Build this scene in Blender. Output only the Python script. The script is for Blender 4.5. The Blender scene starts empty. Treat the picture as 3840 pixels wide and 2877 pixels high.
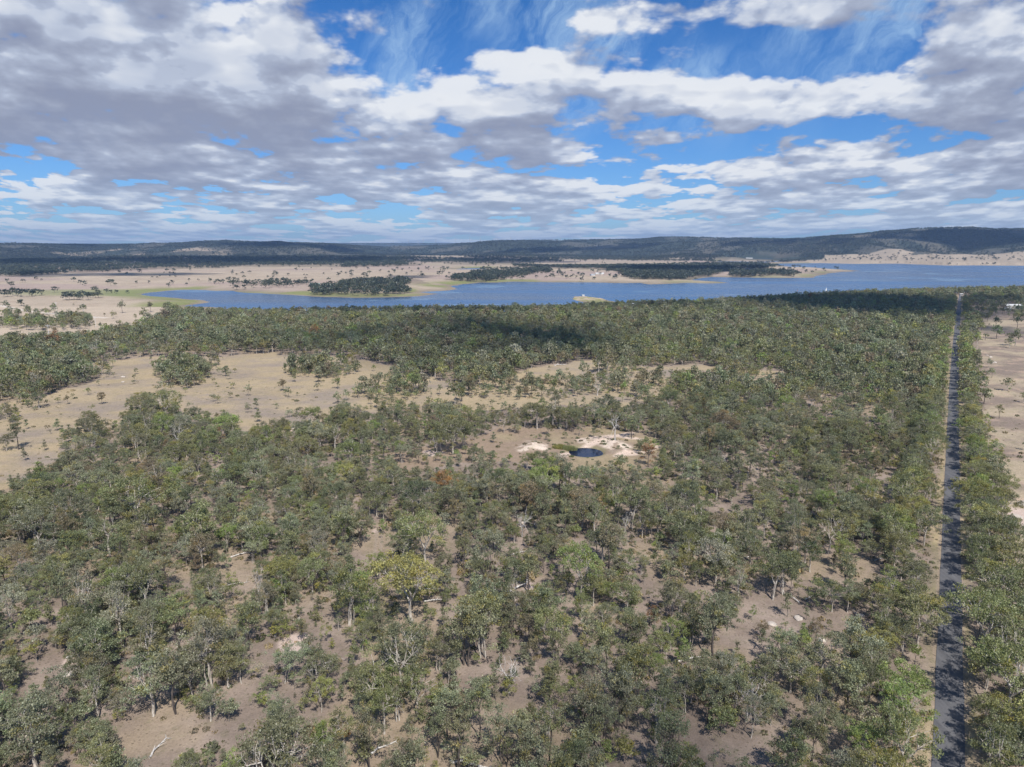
import bpy, math, random
import numpy as np
from mathutils import Vector, Matrix

SC = bpy.context.scene
COL = SC.collection
R = math.radians
# ------------------------------------------------------------------ camera
F_PX, CX, CY, CAM_H, HORIZ = 2660.0, 1920.0, 1438.5, 100.0, 913.0
PITCH = math.atan((CY - HORIZ) / F_PX)
cam_d = bpy.data.cameras.new('camera')
cam = bpy.data.objects.new('camera', cam_d); COL.objects.link(cam)
cam.location = (0, 0, CAM_H)
cam.rotation_euler = (math.pi / 2 - PITCH, 0, 0)
cam_d.sensor_width = 36.0; cam_d.lens = 36.0 * F_PX / 3840.0
cam_d.clip_start = 1.0; cam_d.clip_end = 90000.0
SC.camera = cam
SC.render.resolution_x, SC.render.resolution_y = 1024, 767

# ------------------------------------------------------------------ exposure
SC.view_settings.view_transform = 'Standard'
SC.view_settings.look = 'None'
SC.view_settings.gamma = 1.0
SC.view_settings.exposure = 0.10
SC.view_settings.use_curve_mapping = False
SC.cycles.max_bounces = 5
SC.cycles.diffuse_bounces = 2
SC.cycles.glossy_bounces = 2
SC.cycles.transmission_bounces = 2
SC.cycles.transparent_max_bounces = 6
SC.cycles.volume_bounces = 0
SC.cycles.use_denoising = True
SC.cycles.sample_clamp_indirect = 4.0

# ------------------------------------------------------------------ sun
SUN_EL = 52.0
SUN_AZ = math.atan((933.0 - CX) / (F_PX / math.cos(PITCH)))      # shadows fall away from the camera, a little to the left
sdir = Vector((math.sin(SUN_AZ) * math.cos(R(SUN_EL)), math.cos(SUN_AZ) * math.cos(R(SUN_EL)), -math.sin(R(SUN_EL))))  # travel of light
sun_d = bpy.data.lights.new('sun', 'SUN'); sun_d.energy = 5.0; sun_d.angle = R(0.6); sun_d.color = (1.0, 0.955, 0.89)
sun = bpy.data.objects.new('sun', sun_d); COL.objects.link(sun)
sun.location = (0, -50, 400)
sun.rotation_euler = sdir.to_track_quat('-Z', 'Y').to_euler()

# ------------------------------------------------------------------ node helper: arithmetic on sockets
class N:
    def __init__(s, nt, sock): s.nt, s.s = nt, sock
    def _m(a, op, b=None, c=None, clamp=False):
        n = a.nt.nodes.new('ShaderNodeMath'); n.operation = op; n.use_clamp = clamp
        for i, v in enumerate((a, b, c)):
            if v is None: continue
            if isinstance(v, N): a.nt.links.new(v.s, n.inputs[i])
            else: n.inputs[i].default_value = v
        return N(a.nt, n.outputs[0])
    def __add__(a, b): return a._m('ADD', b)
    __radd__ = __add__
    def __sub__(a, b): return a._m('SUBTRACT', b)
    def __rsub__(a, b): return (a * -1.0) + b
    def __mul__(a, b): return a._m('MULTIPLY', b)
    __rmul__ = __mul__
    def __truediv__(a, b): return a._m('DIVIDE', b)
    def pw(a, b): return a._m('POWER', b)
    def mx(a, b): return a._m('MAXIMUM', b)
    def mn(a, b): return a._m('MINIMUM', b)
    def clamp(a): return a._m('ADD', 0.0, clamp=True)
    def gt(a, b): return a._m('GREATER_THAN', b)
    def ramp(a, lo, hi, o0=0.0, o1=1.0, smooth=True):
        n = a.nt.nodes.new('ShaderNodeMapRange'); n.interpolation_type = 'SMOOTHSTEP' if smooth else 'LINEAR'
        a.nt.links.new(a.s, n.inputs['Value'])
        n.inputs['From Min'].default_value = lo; n.inputs['From Max'].default_value = hi
        n.inputs['To Min'].default_value = o0; n.inputs['To Max'].default_value = o1
        return N(a.nt, n.outputs['Result'])
def nd(nt, t, **kw):
    n = nt.nodes.new(t)
    for k, v in kw.items(): setattr(n, k, v)
    return n
def link(nt, a, b): nt.links.new(a.s if isinstance(a, N) else a, b)
def xyz(nt, x, y, z):
    n = nt.nodes.new('ShaderNodeCombineXYZ')
    for i, v in enumerate((x, y, z)):
        if isinstance(v, N): nt.links.new(v.s, n.inputs[i])
        else: n.inputs[i].default_value = v
    return N(nt, n.outputs[0])
def sep(nt, v):
    n = nt.nodes.new('ShaderNodeSeparateXYZ'); link(nt, v, n.inputs[0])
    return [N(nt, n.outputs[i]) for i in range(3)]
def noise(nt, vec, scale, detail=4.0, rough=0.55, dist=0.0, lac=2.0, color=False):
    n = nd(nt, 'ShaderNodeTexNoise'); link(nt, vec, n.inputs['Vector'])
    n.inputs['Scale'].default_value = scale; n.inputs['Detail'].default_value = detail
    n.inputs['Roughness'].default_value = rough; n.inputs['Distortion'].default_value = dist
    n.inputs['Lacunarity'].default_value = lac
    return N(nt, n.outputs['Color' if color else 0])
def mixc(nt, f, a, b, mode='MIX'):
    n = nt.nodes.new('ShaderNodeMix'); n.data_type = 'RGBA'; n.blend_type = mode; n.clamp_factor = True
    for i, v in ((0, f), (6, a), (7, b)):
        if isinstance(v, N): nt.links.new(v.s, n.inputs[i])
        elif isinstance(v, (int, float)): n.inputs[i].default_value = v
        else: n.inputs[i].default_value = (*v, 1.0) if len(v) == 3 else v
    return N(nt, n.outputs[2])
def vmath(nt, op, a, b):
    n = nt.nodes.new('ShaderNodeVectorMath'); n.operation = op
    for i, v in enumerate((a, b)):
        if isinstance(v, N): nt.links.new(v.s, n.inputs[i])
        elif isinstance(v, tuple): n.inputs[i].default_value = v
    if op == 'SCALE':
        if isinstance(b, N): nt.links.new(b.s, n.inputs['Scale'])
        else: n.inputs['Scale'].default_value = b
    return N(nt, n.outputs[0])

def ray(px, py):
    """direction in the world of a pixel of the photograph"""
    x, y = (px - CX) / F_PX, -(py - CY) / F_PX
    c, s = math.cos(PITCH), math.sin(PITCH)
    return (x, c + y * s, -s + y * c)

# ------------------------------------------------------------------ sky
def wisp_soft(nt, u, v):
    return noise(nt, xyz(nt, u, v, 9.0), 7.0, 3.0, 0.5)

def build_world():
    w = bpy.data.worlds.new('World'); SC.world = w; w.use_nodes = True
    nt = w.node_tree; nt.nodes.clear()
    out = nd(nt, 'ShaderNodeOutputWorld')
    tc = nd(nt, 'ShaderNodeTexCoord')
    dx, dy, dz = sep(nt, tc.outputs['Generated'])
    sky = nd(nt, 'ShaderNodeTexSky', sky_type='NISHITA', sun_disc=False)
    sky.sun_elevation = R(SUN_EL)
    sky.sun_rotation = math.atan2(-sdir.x, -sdir.y)
    sky.altitude = 400; sky.air_density = 1.0; sky.dust_density = 0.2; sky.ozone_density = 3.0
    lp_elev = dz.mx(0.0)
    tint = mixc(nt, lp_elev.ramp(0.0, 0.30, smooth=False), (0.56, 0.86, 1.36), (0.28, 0.72, 1.24))
    skyc = mixc(nt, 1.0, N(nt, sky.outputs[0]), tint, 'MULTIPLY')
    bg_sky = nd(nt, 'ShaderNodeBackground'); link(nt, skyc, bg_sky.inputs[0]); bg_sky.inputs[1].default_value = 0.08
    # banks and gaps as this sky has them, in bearing (u) and height above the horizon (v)
    front = dy.gt(0.05)
    sdy = (dx * dx + dy * dy)._m('SQRT').mx(0.05)
    fdy = dy.mx(0.05)
    u0_, v0_ = dx / fdy, dz.mx(0.0) / fdy
    C0 = 0.030
    def density(dv, full=True):
        """cloud thickness at the viewing direction, dv cloud sizes further up"""
        q = v0_ + C0
        v = v0_ + q * dv if dv else v0_
        q = v + C0
        lx = u0_ / q.pw(0.27) * 3.0 + 0.62
        ly = q._m('LOGARITHM', math.e) * 2.25
        P = xyz(nt, lx, ly, 0.37)
        w = noise(nt, P, 0.9, 3.0, 0.5, color=True)
        wx, wy, wz = sep(nt, w)
        uu = u0_ + (wx - 0.5) * q * 0.9; vv = v + (wy - 0.5) * q * 0.5
        bias = None
        for (px, py, rx, ry, amp) in SKY_BLOBS:
            r0 = ray(px * 1.736, py * 1.736); bu, bv = r0[0] / r0[1], r0[2] / r0[1]
            a = (uu - bu) * (F_PX / (rx * 1.736)); b = (vv - bv) * (F_PX / (ry * 1.736))
            g = a._m('MULTIPLY_ADD', a, b * b).ramp(0.0, 1.7, amp, 0.0)
            bias = g if bias is None else bias + g
        bias = bias * front
        n1 = noise(nt, P, 1.9, 8.0 if full else 3.0, 0.52, 0.0)
        vo = nd(nt, 'ShaderNodeTexVoronoi', feature='SMOOTH_F1', voronoi_dimensions='2D', normalize=True)
        P2 = vmath(nt, 'ADD', P, vmath(nt, 'SCALE', w, 0.35))
        link(nt, P2, vo.inputs['Vector']); vo.inputs['Scale'].default_value = 4.2
        vo.inputs['Detail'].default_value = 3.0 if full else 1.5; vo.inputs['Roughness'].default_value = 0.55
        vo.inputs['Smoothness'].default_value = 0.6
        puff = 0.42 - N(nt, vo.outputs['Distance'])
        D = (n1 - 0.5) * 1.55 + puff * 0.62 + bias * 0.72
        return D
    base = dz.ramp(0.0, 0.02) * 0.10 - 0.012 - dz.ramp(0.07, 0.20) * 0.07 - dz.ramp(0.33, 0.50) * 0.42 - (1.0 - dy.gt(0.0)) * 0.08  # cloud thinned overhead and behind, out of view, to cut ambient light
    soft = dz.ramp(0.02, 0.22)
    D0 = density(0.0) + base
    D1 = density(0.07, False) + base
    D2 = density(0.18, False) + base
    D3 = density(0.42, False) + base
    cover = D0 / (0.05 + soft * 0.17)
    cover = cover.ramp(0.0, 1.0) * dz.gt(0.0)
    cover = cover * (0.93 + (D0 * 2.0).clamp() * 0.07)
    occl = (D1.mx(0.0).mn(0.25) * 0.9 + D2.mx(0.0).mn(0.25) * 0.9 + D3.mx(0.0).mn(0.3) * 0.9)
    relief = (D1 - D0) * 1.2 + (D2 - D0) * 1.3 + (D3 - D0) * 1.3
    lit = (occl * -1.7 - 0.34 - relief.mx(-0.9).mn(0.9))._m('EXPONENT').mn(1.3)
    lit = (lit * dz.ramp(0.02, 0.22, 1.42, 0.92) * (0.80 + (wisp_soft(nt, u0_, v0_)) * 0.2)).clamp()
    cc = mixc(nt, lit.ramp(0.0, 0.5, smooth=False), (0.27, 0.30, 0.42), (0.54, 0.61, 0.76))
    cc = mixc(nt, lit.ramp(0.42, 1.0, smooth=False), cc, (0.90, 0.93, 0.98))
    # high thin wisps behind them
    qx, qy = u0_ * 4.0, v0_ * 4.0
    wr = noise(nt, xyz(nt, qx, qy, 5.0), 1.6, 4.0, 0.6, 0.0, color=True)
    ax, ay, az = sep(nt, wr)
    w1 = noise(nt, xyz(nt, (qx * 0.85 - qy * 0.5) * 3.0 + ax * 1.1, (qy * 0.85 + qx * 0.5) * 0.9 + ay * 1.1, 1.0), 1.3, 10.0, 0.66, 0.15)
    w2 = noise(nt, xyz(nt, qx, qy, 0.0), 1.1, 3.0, 0.5)
    wa = w1.ramp(0.38, 0.74) * w2.ramp(0.34, 0.58) * dz.ramp(0.10, 0.20) * 0.85
    bg_w = nd(nt, 'ShaderNodeBackground'); bg_w.inputs[0].default_value = (0.50, 0.72, 0.97, 1); bg_w.inputs[1].default_value = 0.86
    m1 = nd(nt, 'ShaderNodeMixShader'); link(nt, wa, m1.inputs[0]); link(nt, bg_sky.outputs[0], m1.inputs[1]); link(nt, bg_w.outputs[0], m1.inputs[2])
    # far clouds fade into the air near the horizon
    cc = mixc(nt, dz.ramp(0.0, 0.09, 0.40, 0.0), cc, (0.56, 0.74, 0.95))
    bg_c = nd(nt, 'ShaderNodeBackground'); link(nt, cc, bg_c.inputs[0]); bg_c.inputs[1].default_value = 0.86
    m2 = nd(nt, 'ShaderNodeMixShader'); link(nt, cover, m2.inputs[0]); link(nt, m1.outputs[0], m2.inputs[1]); link(nt, bg_c.outputs[0], m2.inputs[2])
    link(nt, m2.outputs[0], out.inputs[0])
    w_ = SC.world; w_.cycles.sampling_method = 'MANUAL'; w_.cycles.sample_map_resolution = 512

# px, py (in a 2212 px wide copy of the view), half width, half height, more or less cloud
SKY_BLOBS = [
    (230, 130, 520, 170, 0.32), (40, 40, 260, 80, 0.16), (430, 130, 160, 80, 0.12), (500, 300, 90, 30, 0.10), (160, 190, 480, 66, 0.32), (450, 300, 420, 50, 0.10),
    (660, 160, 240, 80, 0.10), (400, 400, 600, 60, 0.05),
    (960, 60, 300, 120, -0.34), (1180, 90, 220, 90, -0.20), (1500, 110, 260, 60, -0.22),
    (1850, 100, 180, 60, -0.26), (1650, 25, 330, 45, 0.20),
    (1300, 215, 420, 55, 0.22), (2130, 160, 170, 110, 0.24), (1700, 210, 280, 40, 0.16), (1050, 200, 150, 60, 0.12),
    (1850, 295, 420, 34, -0.20), (1420, 350, 260, 50, -0.18), (1150, 330, 120, 40, 0.0), (980, 310, 170, 50, 0.12),
    (1420, 300, 120, 22, 0.16), (1374, 388, 70, 22, 0.20), (1625, 358, 75, 26, 0.24),
    (2130, 310, 170, 60, 0.26), (1950, 380, 330, 46, 0.14), (1250, 400, 140, 26, -0.08),
    (130, 345, 170, 16, -0.14), (220, 462, 260, 18, -0.10), (1010, 460, 120, 14, -0.10), (900, 400, 250, 30, 0.05),
]
build_world()

# ------------------------------------------------------------------ small numpy tools
def tag(o, label=None, cat=None, group=None, kind=None):
    if label: o['label'] = label
    if cat: o['category'] = cat
    if group: o['group'] = group
    if kind: o['kind'] = kind
    return o
def hash2(ix, iy, seed):
    h = (ix.astype(np.int64) * 374761393 + iy.astype(np.int64) * 668265263 + seed * 1442695041) & 0xFFFFFFFF
    h = ((h ^ (h >> 13)) * 1274126177) & 0xFFFFFFFF
    h = h ^ (h >> 16)
    return (h & 0xFFFFFF) / float(0xFFFFFF)
def vnoise(x, y, seed=0):
    ix, iy = np.floor(x), np.floor(y); fx, fy = x - ix, y - iy
    ix = ix.astype(np.int64); iy = iy.astype(np.int64)
    fx = fx * fx * (3 - 2 * fx); fy = fy * fy * (3 - 2 * fy)
    a = hash2(ix, iy, seed); b = hash2(ix + 1, iy, seed); c = hash2(ix, iy + 1, seed); d = hash2(ix + 1, iy + 1, seed)
    return (a * (1 - fx) + b * fx) * (1 - fy) + (c * (1 - fx) + d * fx) * fy
def fbm(x, y, oct=4, seed=0, rough=0.5):
    s, a, t = 0.0, 1.0, 0.0
    for i in range(oct):
        s = s + a * vnoise(x * 2 ** i + i * 17.3, y * 2 ** i + i * 9.1, seed + i); t += a; a *= rough
    return s / t
def sstep(a, b, x):
    t = np.clip((x - a) / (b - a), 0, 1); return t * t * (3 - 2 * t)
def inside(poly, x, y):
    x = np.asarray(x, float); y = np.asarray(y, float); r = np.zeros(x.shape, bool)
    n = len(poly)
    for i in range(n):
        x0, y0 = poly[i]; x1, y1 = poly[(i + 1) % n]
        if y0 == y1: continue
        c = ((y0 > y) != (y1 > y)) & (x < (x1 - x0) * (y - y0) / (y1 - y0) + x0)
        r ^= c
    return r
def seg_dist(poly, x, y, closed=True):
    d = np.full(np.shape(x), 1e18); n = len(poly)
    for i in range(n if closed else n - 1):
        x0, y0 = poly[i]; x1, y1 = poly[(i + 1) % n]
        ex, ey = x1 - x0, y1 - y0; L = ex * ex + ey * ey + 1e-9
        t = np.clip(((x - x0) * ex + (y - y0) * ey) / L, 0, 1)
        d = np.minimum(d, (x - x0 - t * ex) ** 2 + (y - y0 - t * ey) ** 2)
    return np.sqrt(d)
def gpt(px, py, z=0.0):
    """point of the ground plane of height z that the photograph shows at a pixel (3840 px wide)"""
    d = ray(px, py); t = (z - CAM_H) / (np.minimum(d[2], -1e-4) if isinstance(d[2], np.ndarray) else d[2])
    return (d[0] * t, d[1] * t)
CP, SP = math.cos(PITCH), math.sin(PITCH)
def to_px(x, y, z=0.0):
    dz = z - CAM_H
    depth = y * CP - dz * SP
    up = y * SP + dz * CP
    depth = np.maximum(depth, 1e-3)
    return CX + F_PX * x / depth, CY - F_PX * up / depth, depth
K = 3840.0 / 2212.0
def P22(pts, z=0.0): return [gpt(x * K, y * K, z) for x, y in pts]
def PF(pts, z=0.0): return [gpt(x, y, z) for x, y in pts]

# ------------------------------------------------------------------ where things lie
ZW = -4.0
LAKE_PX = [(532, 1102), (580, 1096), (625, 1092), (694, 1087), (760, 1089), (810, 1091), (870, 1090), (926, 1099), (1000, 1101), (1071, 1106), (1180, 1113), (1280, 1116), (1400, 1117), (1511, 1114),
           (1575, 1110), (1622, 1102), (1581, 1097), (1630, 1093), (1685, 1090), (1726, 1084), (1700, 1078), (1685, 1073), (1735, 1067), (1801, 1059), (1860, 1060), (1917, 1057), (2060, 1059), (2206, 1059), (2330, 1062), (2403, 1061),
           (2437, 1066), (2500, 1065), (2560, 1062), (2650, 1063), (2738, 1061), (2690, 1056), (2595, 1051), (2620, 1044), (2664, 1039), (2751, 1041), (2849, 1042), (2950, 1043), (3046, 1042), (3080, 1033), (3104, 1026), (3160, 1020),
           (3225, 1016), (3150, 1010), (3081, 1009), (2988, 1004), (2940, 999), (2890, 993), (2907, 989), (3000, 988), (3081, 987), (3200, 990), (3370, 989), (3450, 992), (3544, 996), (3700, 996), (3840, 997), (4700, 1000),
           (4700, 1090), (3840, 1094), (3600, 1097), (3300, 1103), (3100, 1115), (2900, 1124), (2700, 1140), (2480, 1150), (2380, 1143), (2290, 1128), (2240, 1119), (2190, 1111), (2155, 1113), (2146, 1122), (2180, 1130), (2210, 1141), (2100, 1166),
           (1800, 1172), (1400, 1178), (1150, 1182), (960, 1176), (900, 1160), (850, 1157), (790, 1153), (700, 1149), (740, 1141), (792, 1134), (740, 1128), (680, 1122), (640, 1116), (560, 1110)]
LAKE = PF(LAKE_PX, ZW)
ARMS = [PF(p, ZW) for p in (
    [(2690, 981), (2730, 975), (2800, 970), (2900, 969), (2977, 973), (2995, 977), (2900, 984), (2760, 986)],
    [(2090, 999), (2200, 994), (2330, 994), (2424, 996), (2420, 1001), (2250, 1003), (2110, 1003)],
    [(1700, 1010), (1760, 1006), (1818, 1005), (1815, 1009), (1750, 1012)])]
POND = gpt(2196, 1697, -0.9); POND_R = 8.3
ROAD_PX = [(3552, 3400), (3558, 2877), (3562, 2400), (3567, 2040), (3572, 1700), (3577, 1450), (3582, 1330), (3588, 1250), (3592, 1200), (3596, 1160), (3600, 1125), (3603, 1108)]
ROAD = PF(ROAD_PX)
TRACK = PF([(-400, 1120), (-100, 1140), (0, 1148), (60, 1158), (115, 1169), (200, 1178), (300, 1186), (400, 1192)])

# crest of the hills: bearing (px at the horizon), height in px of the crest, distance of crest and of foot (m)
CREST = [(-2600, 905, 7000, 5500), (-600, 905, 7200, 5600), (0, 913, 7200, 5600), (160, 914, 7200, 5600), (300, 922, 7400, 5600), (480, 923, 7600, 5600), (640, 917, 7600, 5500), (750, 909, 7400, 5400), (850, 903, 7300, 5400), (960, 907, 7300, 5400), (1060, 911, 7300, 5400),
         (1200, 912, 7400, 5500), (1290, 918, 8000, 5900), (1450, 926, 8500, 6000), (1650, 922, 8500, 5700), (1750, 913, 8200, 5500), (1860, 906, 8000, 5300), (2000, 903, 8000, 5200), (2150, 903, 7900, 5100), (2300, 900, 7600, 5000), (2400, 896, 7400, 4900),
         (2480, 890, 7200, 4800), (2560, 890, 7000, 4700), (2700, 895, 7000, 4700), (2850, 898, 6900, 4600), (2950, 899, 6700, 4500), (3100, 891, 6500, 4400), (3300, 878, 6400, 4500), (3420, 869, 6400, 4500), (3640, 868, 6400, 4500), (3720, 873, 6400, 4500), (3840, 872, 6400, 4500), (4700, 880, 6400, 4500), (6500, 880, 6000, 4000)]
_cx = np.array([c[0] for c in CREST], float)
_cel = np.array([(HORIZ - c[1]) / F_PX * CP for c in CREST]); _cr = np.array([c[2] for c in CREST], float); _cf = np.array([c[3] for c in CREST], float)

def lake_sd(x, y):
    """distance to the shore: negative in the water"""
    x = np.asarray(x, float); y = np.asarray(y, float)
    # wobble the shore a little
    wx = x + (fbm(x / 60, y / 60, 3, 71) - 0.5) * 26; wy = y + (fbm(x / 60, y / 60, 3, 72) - 0.5) * 30
    out = np.full(x.shape, 1e6)
    m = (y > 700) & (y < 6500)
    if m.any():
        xs, ys = wx[m], wy[m]
        d = seg_dist(LAKE, xs, ys); d = np.where(inside(LAKE, xs, ys), -d, d)
        for A in ARMS:
            e = seg_dist(A, xs, ys); e = np.where(inside(A, xs, ys), -e, e); d = np.minimum(d, e)
        out[m] = d
    return out
MOUNDS = [(2005, 1668, 7.5, 1.5), (1985, 1680, 6.0, 1.0), (2030, 1682, 4.0, 0.7), (2250, 1650, 6.0, 1.4), (2310, 1668, 8.0, 1.7), (2335, 1695, 7.0, 1.3), (2200, 1655, 5.0, 1.2)]
MOUNDS = [(*gpt(a, b), c, d) for a, b, c, d in MOUNDS]
def height(x, y, sd=None):
    x = np.asarray(x, float); y = np.asarray(y, float)
    r = np.hypot(x, y) + 1e-6
    if sd is None: sd = lake_sd(x, y)
    far = sstep(900, 3000, r)
    z = (fbm(x / 90, y / 90, 3, 5) - 0.5) * (1.6 + 2.0 * far) + (fbm(x / 700, y / 700, 3, 6) - 0.5) * (1.0 + 12 * far) + 3.0 * far
    z = z + (fbm(x / 7, y / 7, 2, 8) - 0.5) * 0.35 * (1 - sstep(250, 500, r))
    # lake basin
    w = 45 + 0.035 * r
    k = sstep(-2, w, sd)
    z = np.where(sd < 0, ZW - np.minimum(3.0, -sd * 0.05), ZW + 0.15 + (np.maximum(z, ZW + 1.5) - ZW - 0.15) * k)
    # hills
    az = np.arctan2(x, np.maximum(y, 1.0)) ; px = CX + np.tan(np.clip(az, -1.1, 1.1)) * F_PX / CP
    el = np.interp(px, _cx, _cel); rc = np.interp(px, _cx, _cr); rf = np.interp(px, _cx, _cf)
    n1 = fbm(x / 1500, y / 1500, 4, 21) - 0.5; n2 = fbm(x / 520, y / 520, 4, 22); ridge = 1 - np.abs(2 * fbm(x / 900, y / 900, 4, 23, 0.55) - 1)
    rf = rf + n1 * 1500
    s = (r - rf) / (rc - rf)
    zc = CAM_H + el * rc - 7.0
    up = sstep(0, 1, s) ** 1.15
    hz = zc * up + (ridge - 0.75) * 230 * np.clip(s, 0, 1) * (1 - np.clip(s, 0, 1)) * 2.2 + (n2 - 0.5) * 40 * np.clip(s * (1.15 - np.clip(s, 0, 1)) * 2, 0, 1)
    hz = np.where(s > 1, zc * (1 - 0.35 * sstep(1, 1.6, s)) + (n2 - 0.5) * 14, hz)
    z = np.where((s > 0) & (y > 0), z * (1 - np.clip(s, 0, 1)) + np.maximum(hz, 0), z)
    # low far rises in front of the hills
    z = z + 16 * sstep(3000, 4600, r) * np.clip(fbm(x / 1100, y / 1100, 3, 31) - 0.45, 0, 1) * 2 * (sd > 60)
    # the plateau with the wind farm
    z = np.where((y > 0) & (r > 11500), np.maximum(z, sstep(11500, 14500, r) * (96 + 6 * (n2 - 0.5))), z)
    # dam: pit and banks of dug sand
    dp = np.hypot(x - POND[0], (y - POND[1]))
    rim = POND_R + 1.2 * (fbm(x / 5, y / 5, 2, 40) - 0.5)
    near = dp < 60
    if near.any():
        zz = z[near]; q = dp[near]; rm = rim[near]
        zz = np.where(q < rm + 6, -0.1 + 0 * zz, zz) * sstep(rm - 3, rm + 3, q) * 1.0 + (-2.2) * (1 - sstep(rm - 3, rm + 2.4, q))
        z[near] = zz
        for mx_, my_, mr, mh in MOUNDS:
            q2 = np.hypot(x[near] - mx_, (y[near] - my_) / 1.1)
            z[near] += mh * np.exp(-(q2 / (mr * 0.62)) ** 2) * (0.35 + 1.2 * fbm(x[near] / 2.6, y[near] / 2.6, 4, 41)) * sstep(rm, rm + 4, q)
    # flat under the road
    rd = seg_dist(ROAD, x, y, False)
    kr = 1 - sstep(5.0, 14.0, rd)
    return z * (1 - kr) + (-0.10) * kr * (rd < 14)
def hz(x, y): return float(height(np.array([x]), np.array([y]))[0])

# ------------------------------------------------------------------ clearings and woods, as the photograph shows them on the ground
CLEARINGS = [(P22([(176, 790), (260, 778), (330, 772), (480, 770), (640, 766), (760, 776), (850, 792), (905, 812), (1000, 832), (1100, 800), (1190, 786), (1290, 778), (1400, 795), (1500, 786), (1600, 798), (1690, 800), (1660, 832), (1560, 842), (1480, 838),
                    (1400, 872), (1300, 880), (1200, 872), (1100, 880), (1000, 890), (940, 862), (880, 880), (800, 884), (760, 880), (700, 905), (640, 930), (560, 940), (500, 925), (440, 915), (400, 905), (380, 880), (300, 888), (272, 912), (240, 930), (180, 945), (150, 975), (110, 1003), (60, 1025), (0, 1060), (-60, 1080), (-60, 880), (40, 868), (110, 852), (230, 812)]), 0.02, 'gold'),
    (P22([(2112, 690), (2300, 690), (2700, 900), (2700, 1500), (2260, 1280), (2185, 1160), (2148, 1000), (2126, 900), (2110, 800)]), 0.015, 'paddock'),
    (P22([(980, 955), (1090, 925), (1220, 930), (1400, 940), (1440, 965), (1420, 1000), (1310, 1008), (1200, 1005), (1060, 1000), (1000, 1000), (930, 1012), (850, 1020), (800, 1000), (880, 975)]), 0.05, 'brown'),
    # far side of the left creek
    (P22([(-400, 640), (200, 655), (230, 668), (330, 660), (372, 668), (300, 700), (240, 712), (205, 722), (-400, 745)]), 0.03, 'straw'),
    (P22([(-400, 580), (300, 625), (420, 660), (330, 664), (230, 668), (100, 664), (-400, 655)]), 0.01, 'straw')]
# soft openings and thickets: px, py, half width, half height (2212 px wide), tree cover multiplied by
SPOTS = [(800, 1230, 40, 70, 0.10), (820, 1180, 45, 25, 0.10), (815, 1290, 22, 60, 0.15), (1700, 1290, 90, 50, 0.10), (1650, 1340, 60, 55, 0.08), (1830, 1240, 80, 40, 0.25), (1560, 1400, 70, 40, 0.2), (1750, 1370, 90, 40, 0.3), (1850, 1390, 70, 40, 0.35),
         (345, 1600, 85, 60, 0.10), (110, 1460, 60, 45, 0.15), (500, 1240, 50, 35, 0.15), (600, 1430, 70, 60, 0.35), (540, 1440, 30, 80, 0.2), (700, 1400, 60, 60, 0.4), (930, 1180, 60, 60, 0.4), (1090, 1250, 60, 50, 0.4), (1000, 1340, 40, 60, 0.4), (1210, 1240, 60, 30, 0.5),
         (1400, 1220, 40, 60, 0.4), (1580, 1100, 60, 25, 0.3), (1930, 1050, 60, 30, 0.15), (1890, 900, 40, 30, 0.4), (1780, 880, 60, 20, 0.3), (1480, 1060, 60, 22, 0.4), (1400, 1080, 40, 15, 0.4), (1050, 1010, 120, 20, 0.3), (700, 1010, 50, 16, 0.4),
         (1150, 870, 200, 26, 0.30), (1000, 905, 160, 22, 0.7), (390, 1260, 60, 30, 0.4), (60, 1400, 60, 40, 0.35), (860, 1260, 40, 30, 0.4), (1640, 1000, 60, 20, 0.5), (2170, 1180, 60, 60, 0.2), (2000, 1080, 30, 30, 0.5), (1180, 1420, 50, 40, 0.6),
         (200, 980, 60, 22, 0.6), (70, 990, 80, 30, 0.35), (2150, 670, 80, 16, 0.35), (1480, 1540, 60, 60, 0.7), (1130, 1560, 70, 50, 0.6), (560, 1600, 40, 60, 0.5), (280, 1500, 60, 40, 0.6), (2140, 1300, 60, 60, 0.7), (160, 1250, 60, 40, 0.8)]
# clumps standing inside the clearings
CLUMPS = [(395, 815, 62, 24, 0.9), (455, 790, 20, 8, 0.5), (690, 806, 78, 14, 0.9), (750, 800, 30, 8, 0.6), (850, 850, 90, 18, 0.55), (865, 815, 36, 12, 0.6), (1040, 812, 75, 14, 0.8), (960, 790, 60, 20, 0.9), (1180, 775, 60, 10, 0.6), (1340, 800, 60, 12, 0.5), (1450, 830, 80, 14, 0.6), (1600, 812, 70, 10, 0.6),
          (1560, 850, 120, 24, 0.7), (215, 812, 35, 8, 0.6), (70, 872, 36, 16, 0.35), (10, 905, 40, 14, 0.4), (1130, 842, 170, 24, 0.34), (1290, 835, 120, 22, 0.34), (1420, 850, 110, 22, 0.45), (1040, 1002, 90, 16, 0.42), (880, 990, 70, 16, 0.5), (1240, 1012, 120, 10, 0.5), (140, 940, 60, 12, 0.1), (210, 935, 26, 14, 0.5), (640, 900, 30, 8, 0.15), (330, 895, 60, 20, 0.5), (470, 925, 50, 14, 0.5),
          (1170, 955, 26, 8, 0.5), (1370, 975, 40, 10, 0.35), (900, 985, 60, 10, 0.3), (1020, 985, 30, 10, 0.3), (1290, 960, 30, 8, 0.3),
          (90, 706, 120, 10, 0.9), (160, 698, 50, 7, 0.9), (60, 645, 70, 4, 0.30), (290, 650, 70, 5, 0.75), (190, 656, 90, 4, 0.6), (70, 681, 50, 3, 0.6), (20, 686, 30, 3, 0.6), (345, 640, 40, 5, 0.8)]
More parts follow.
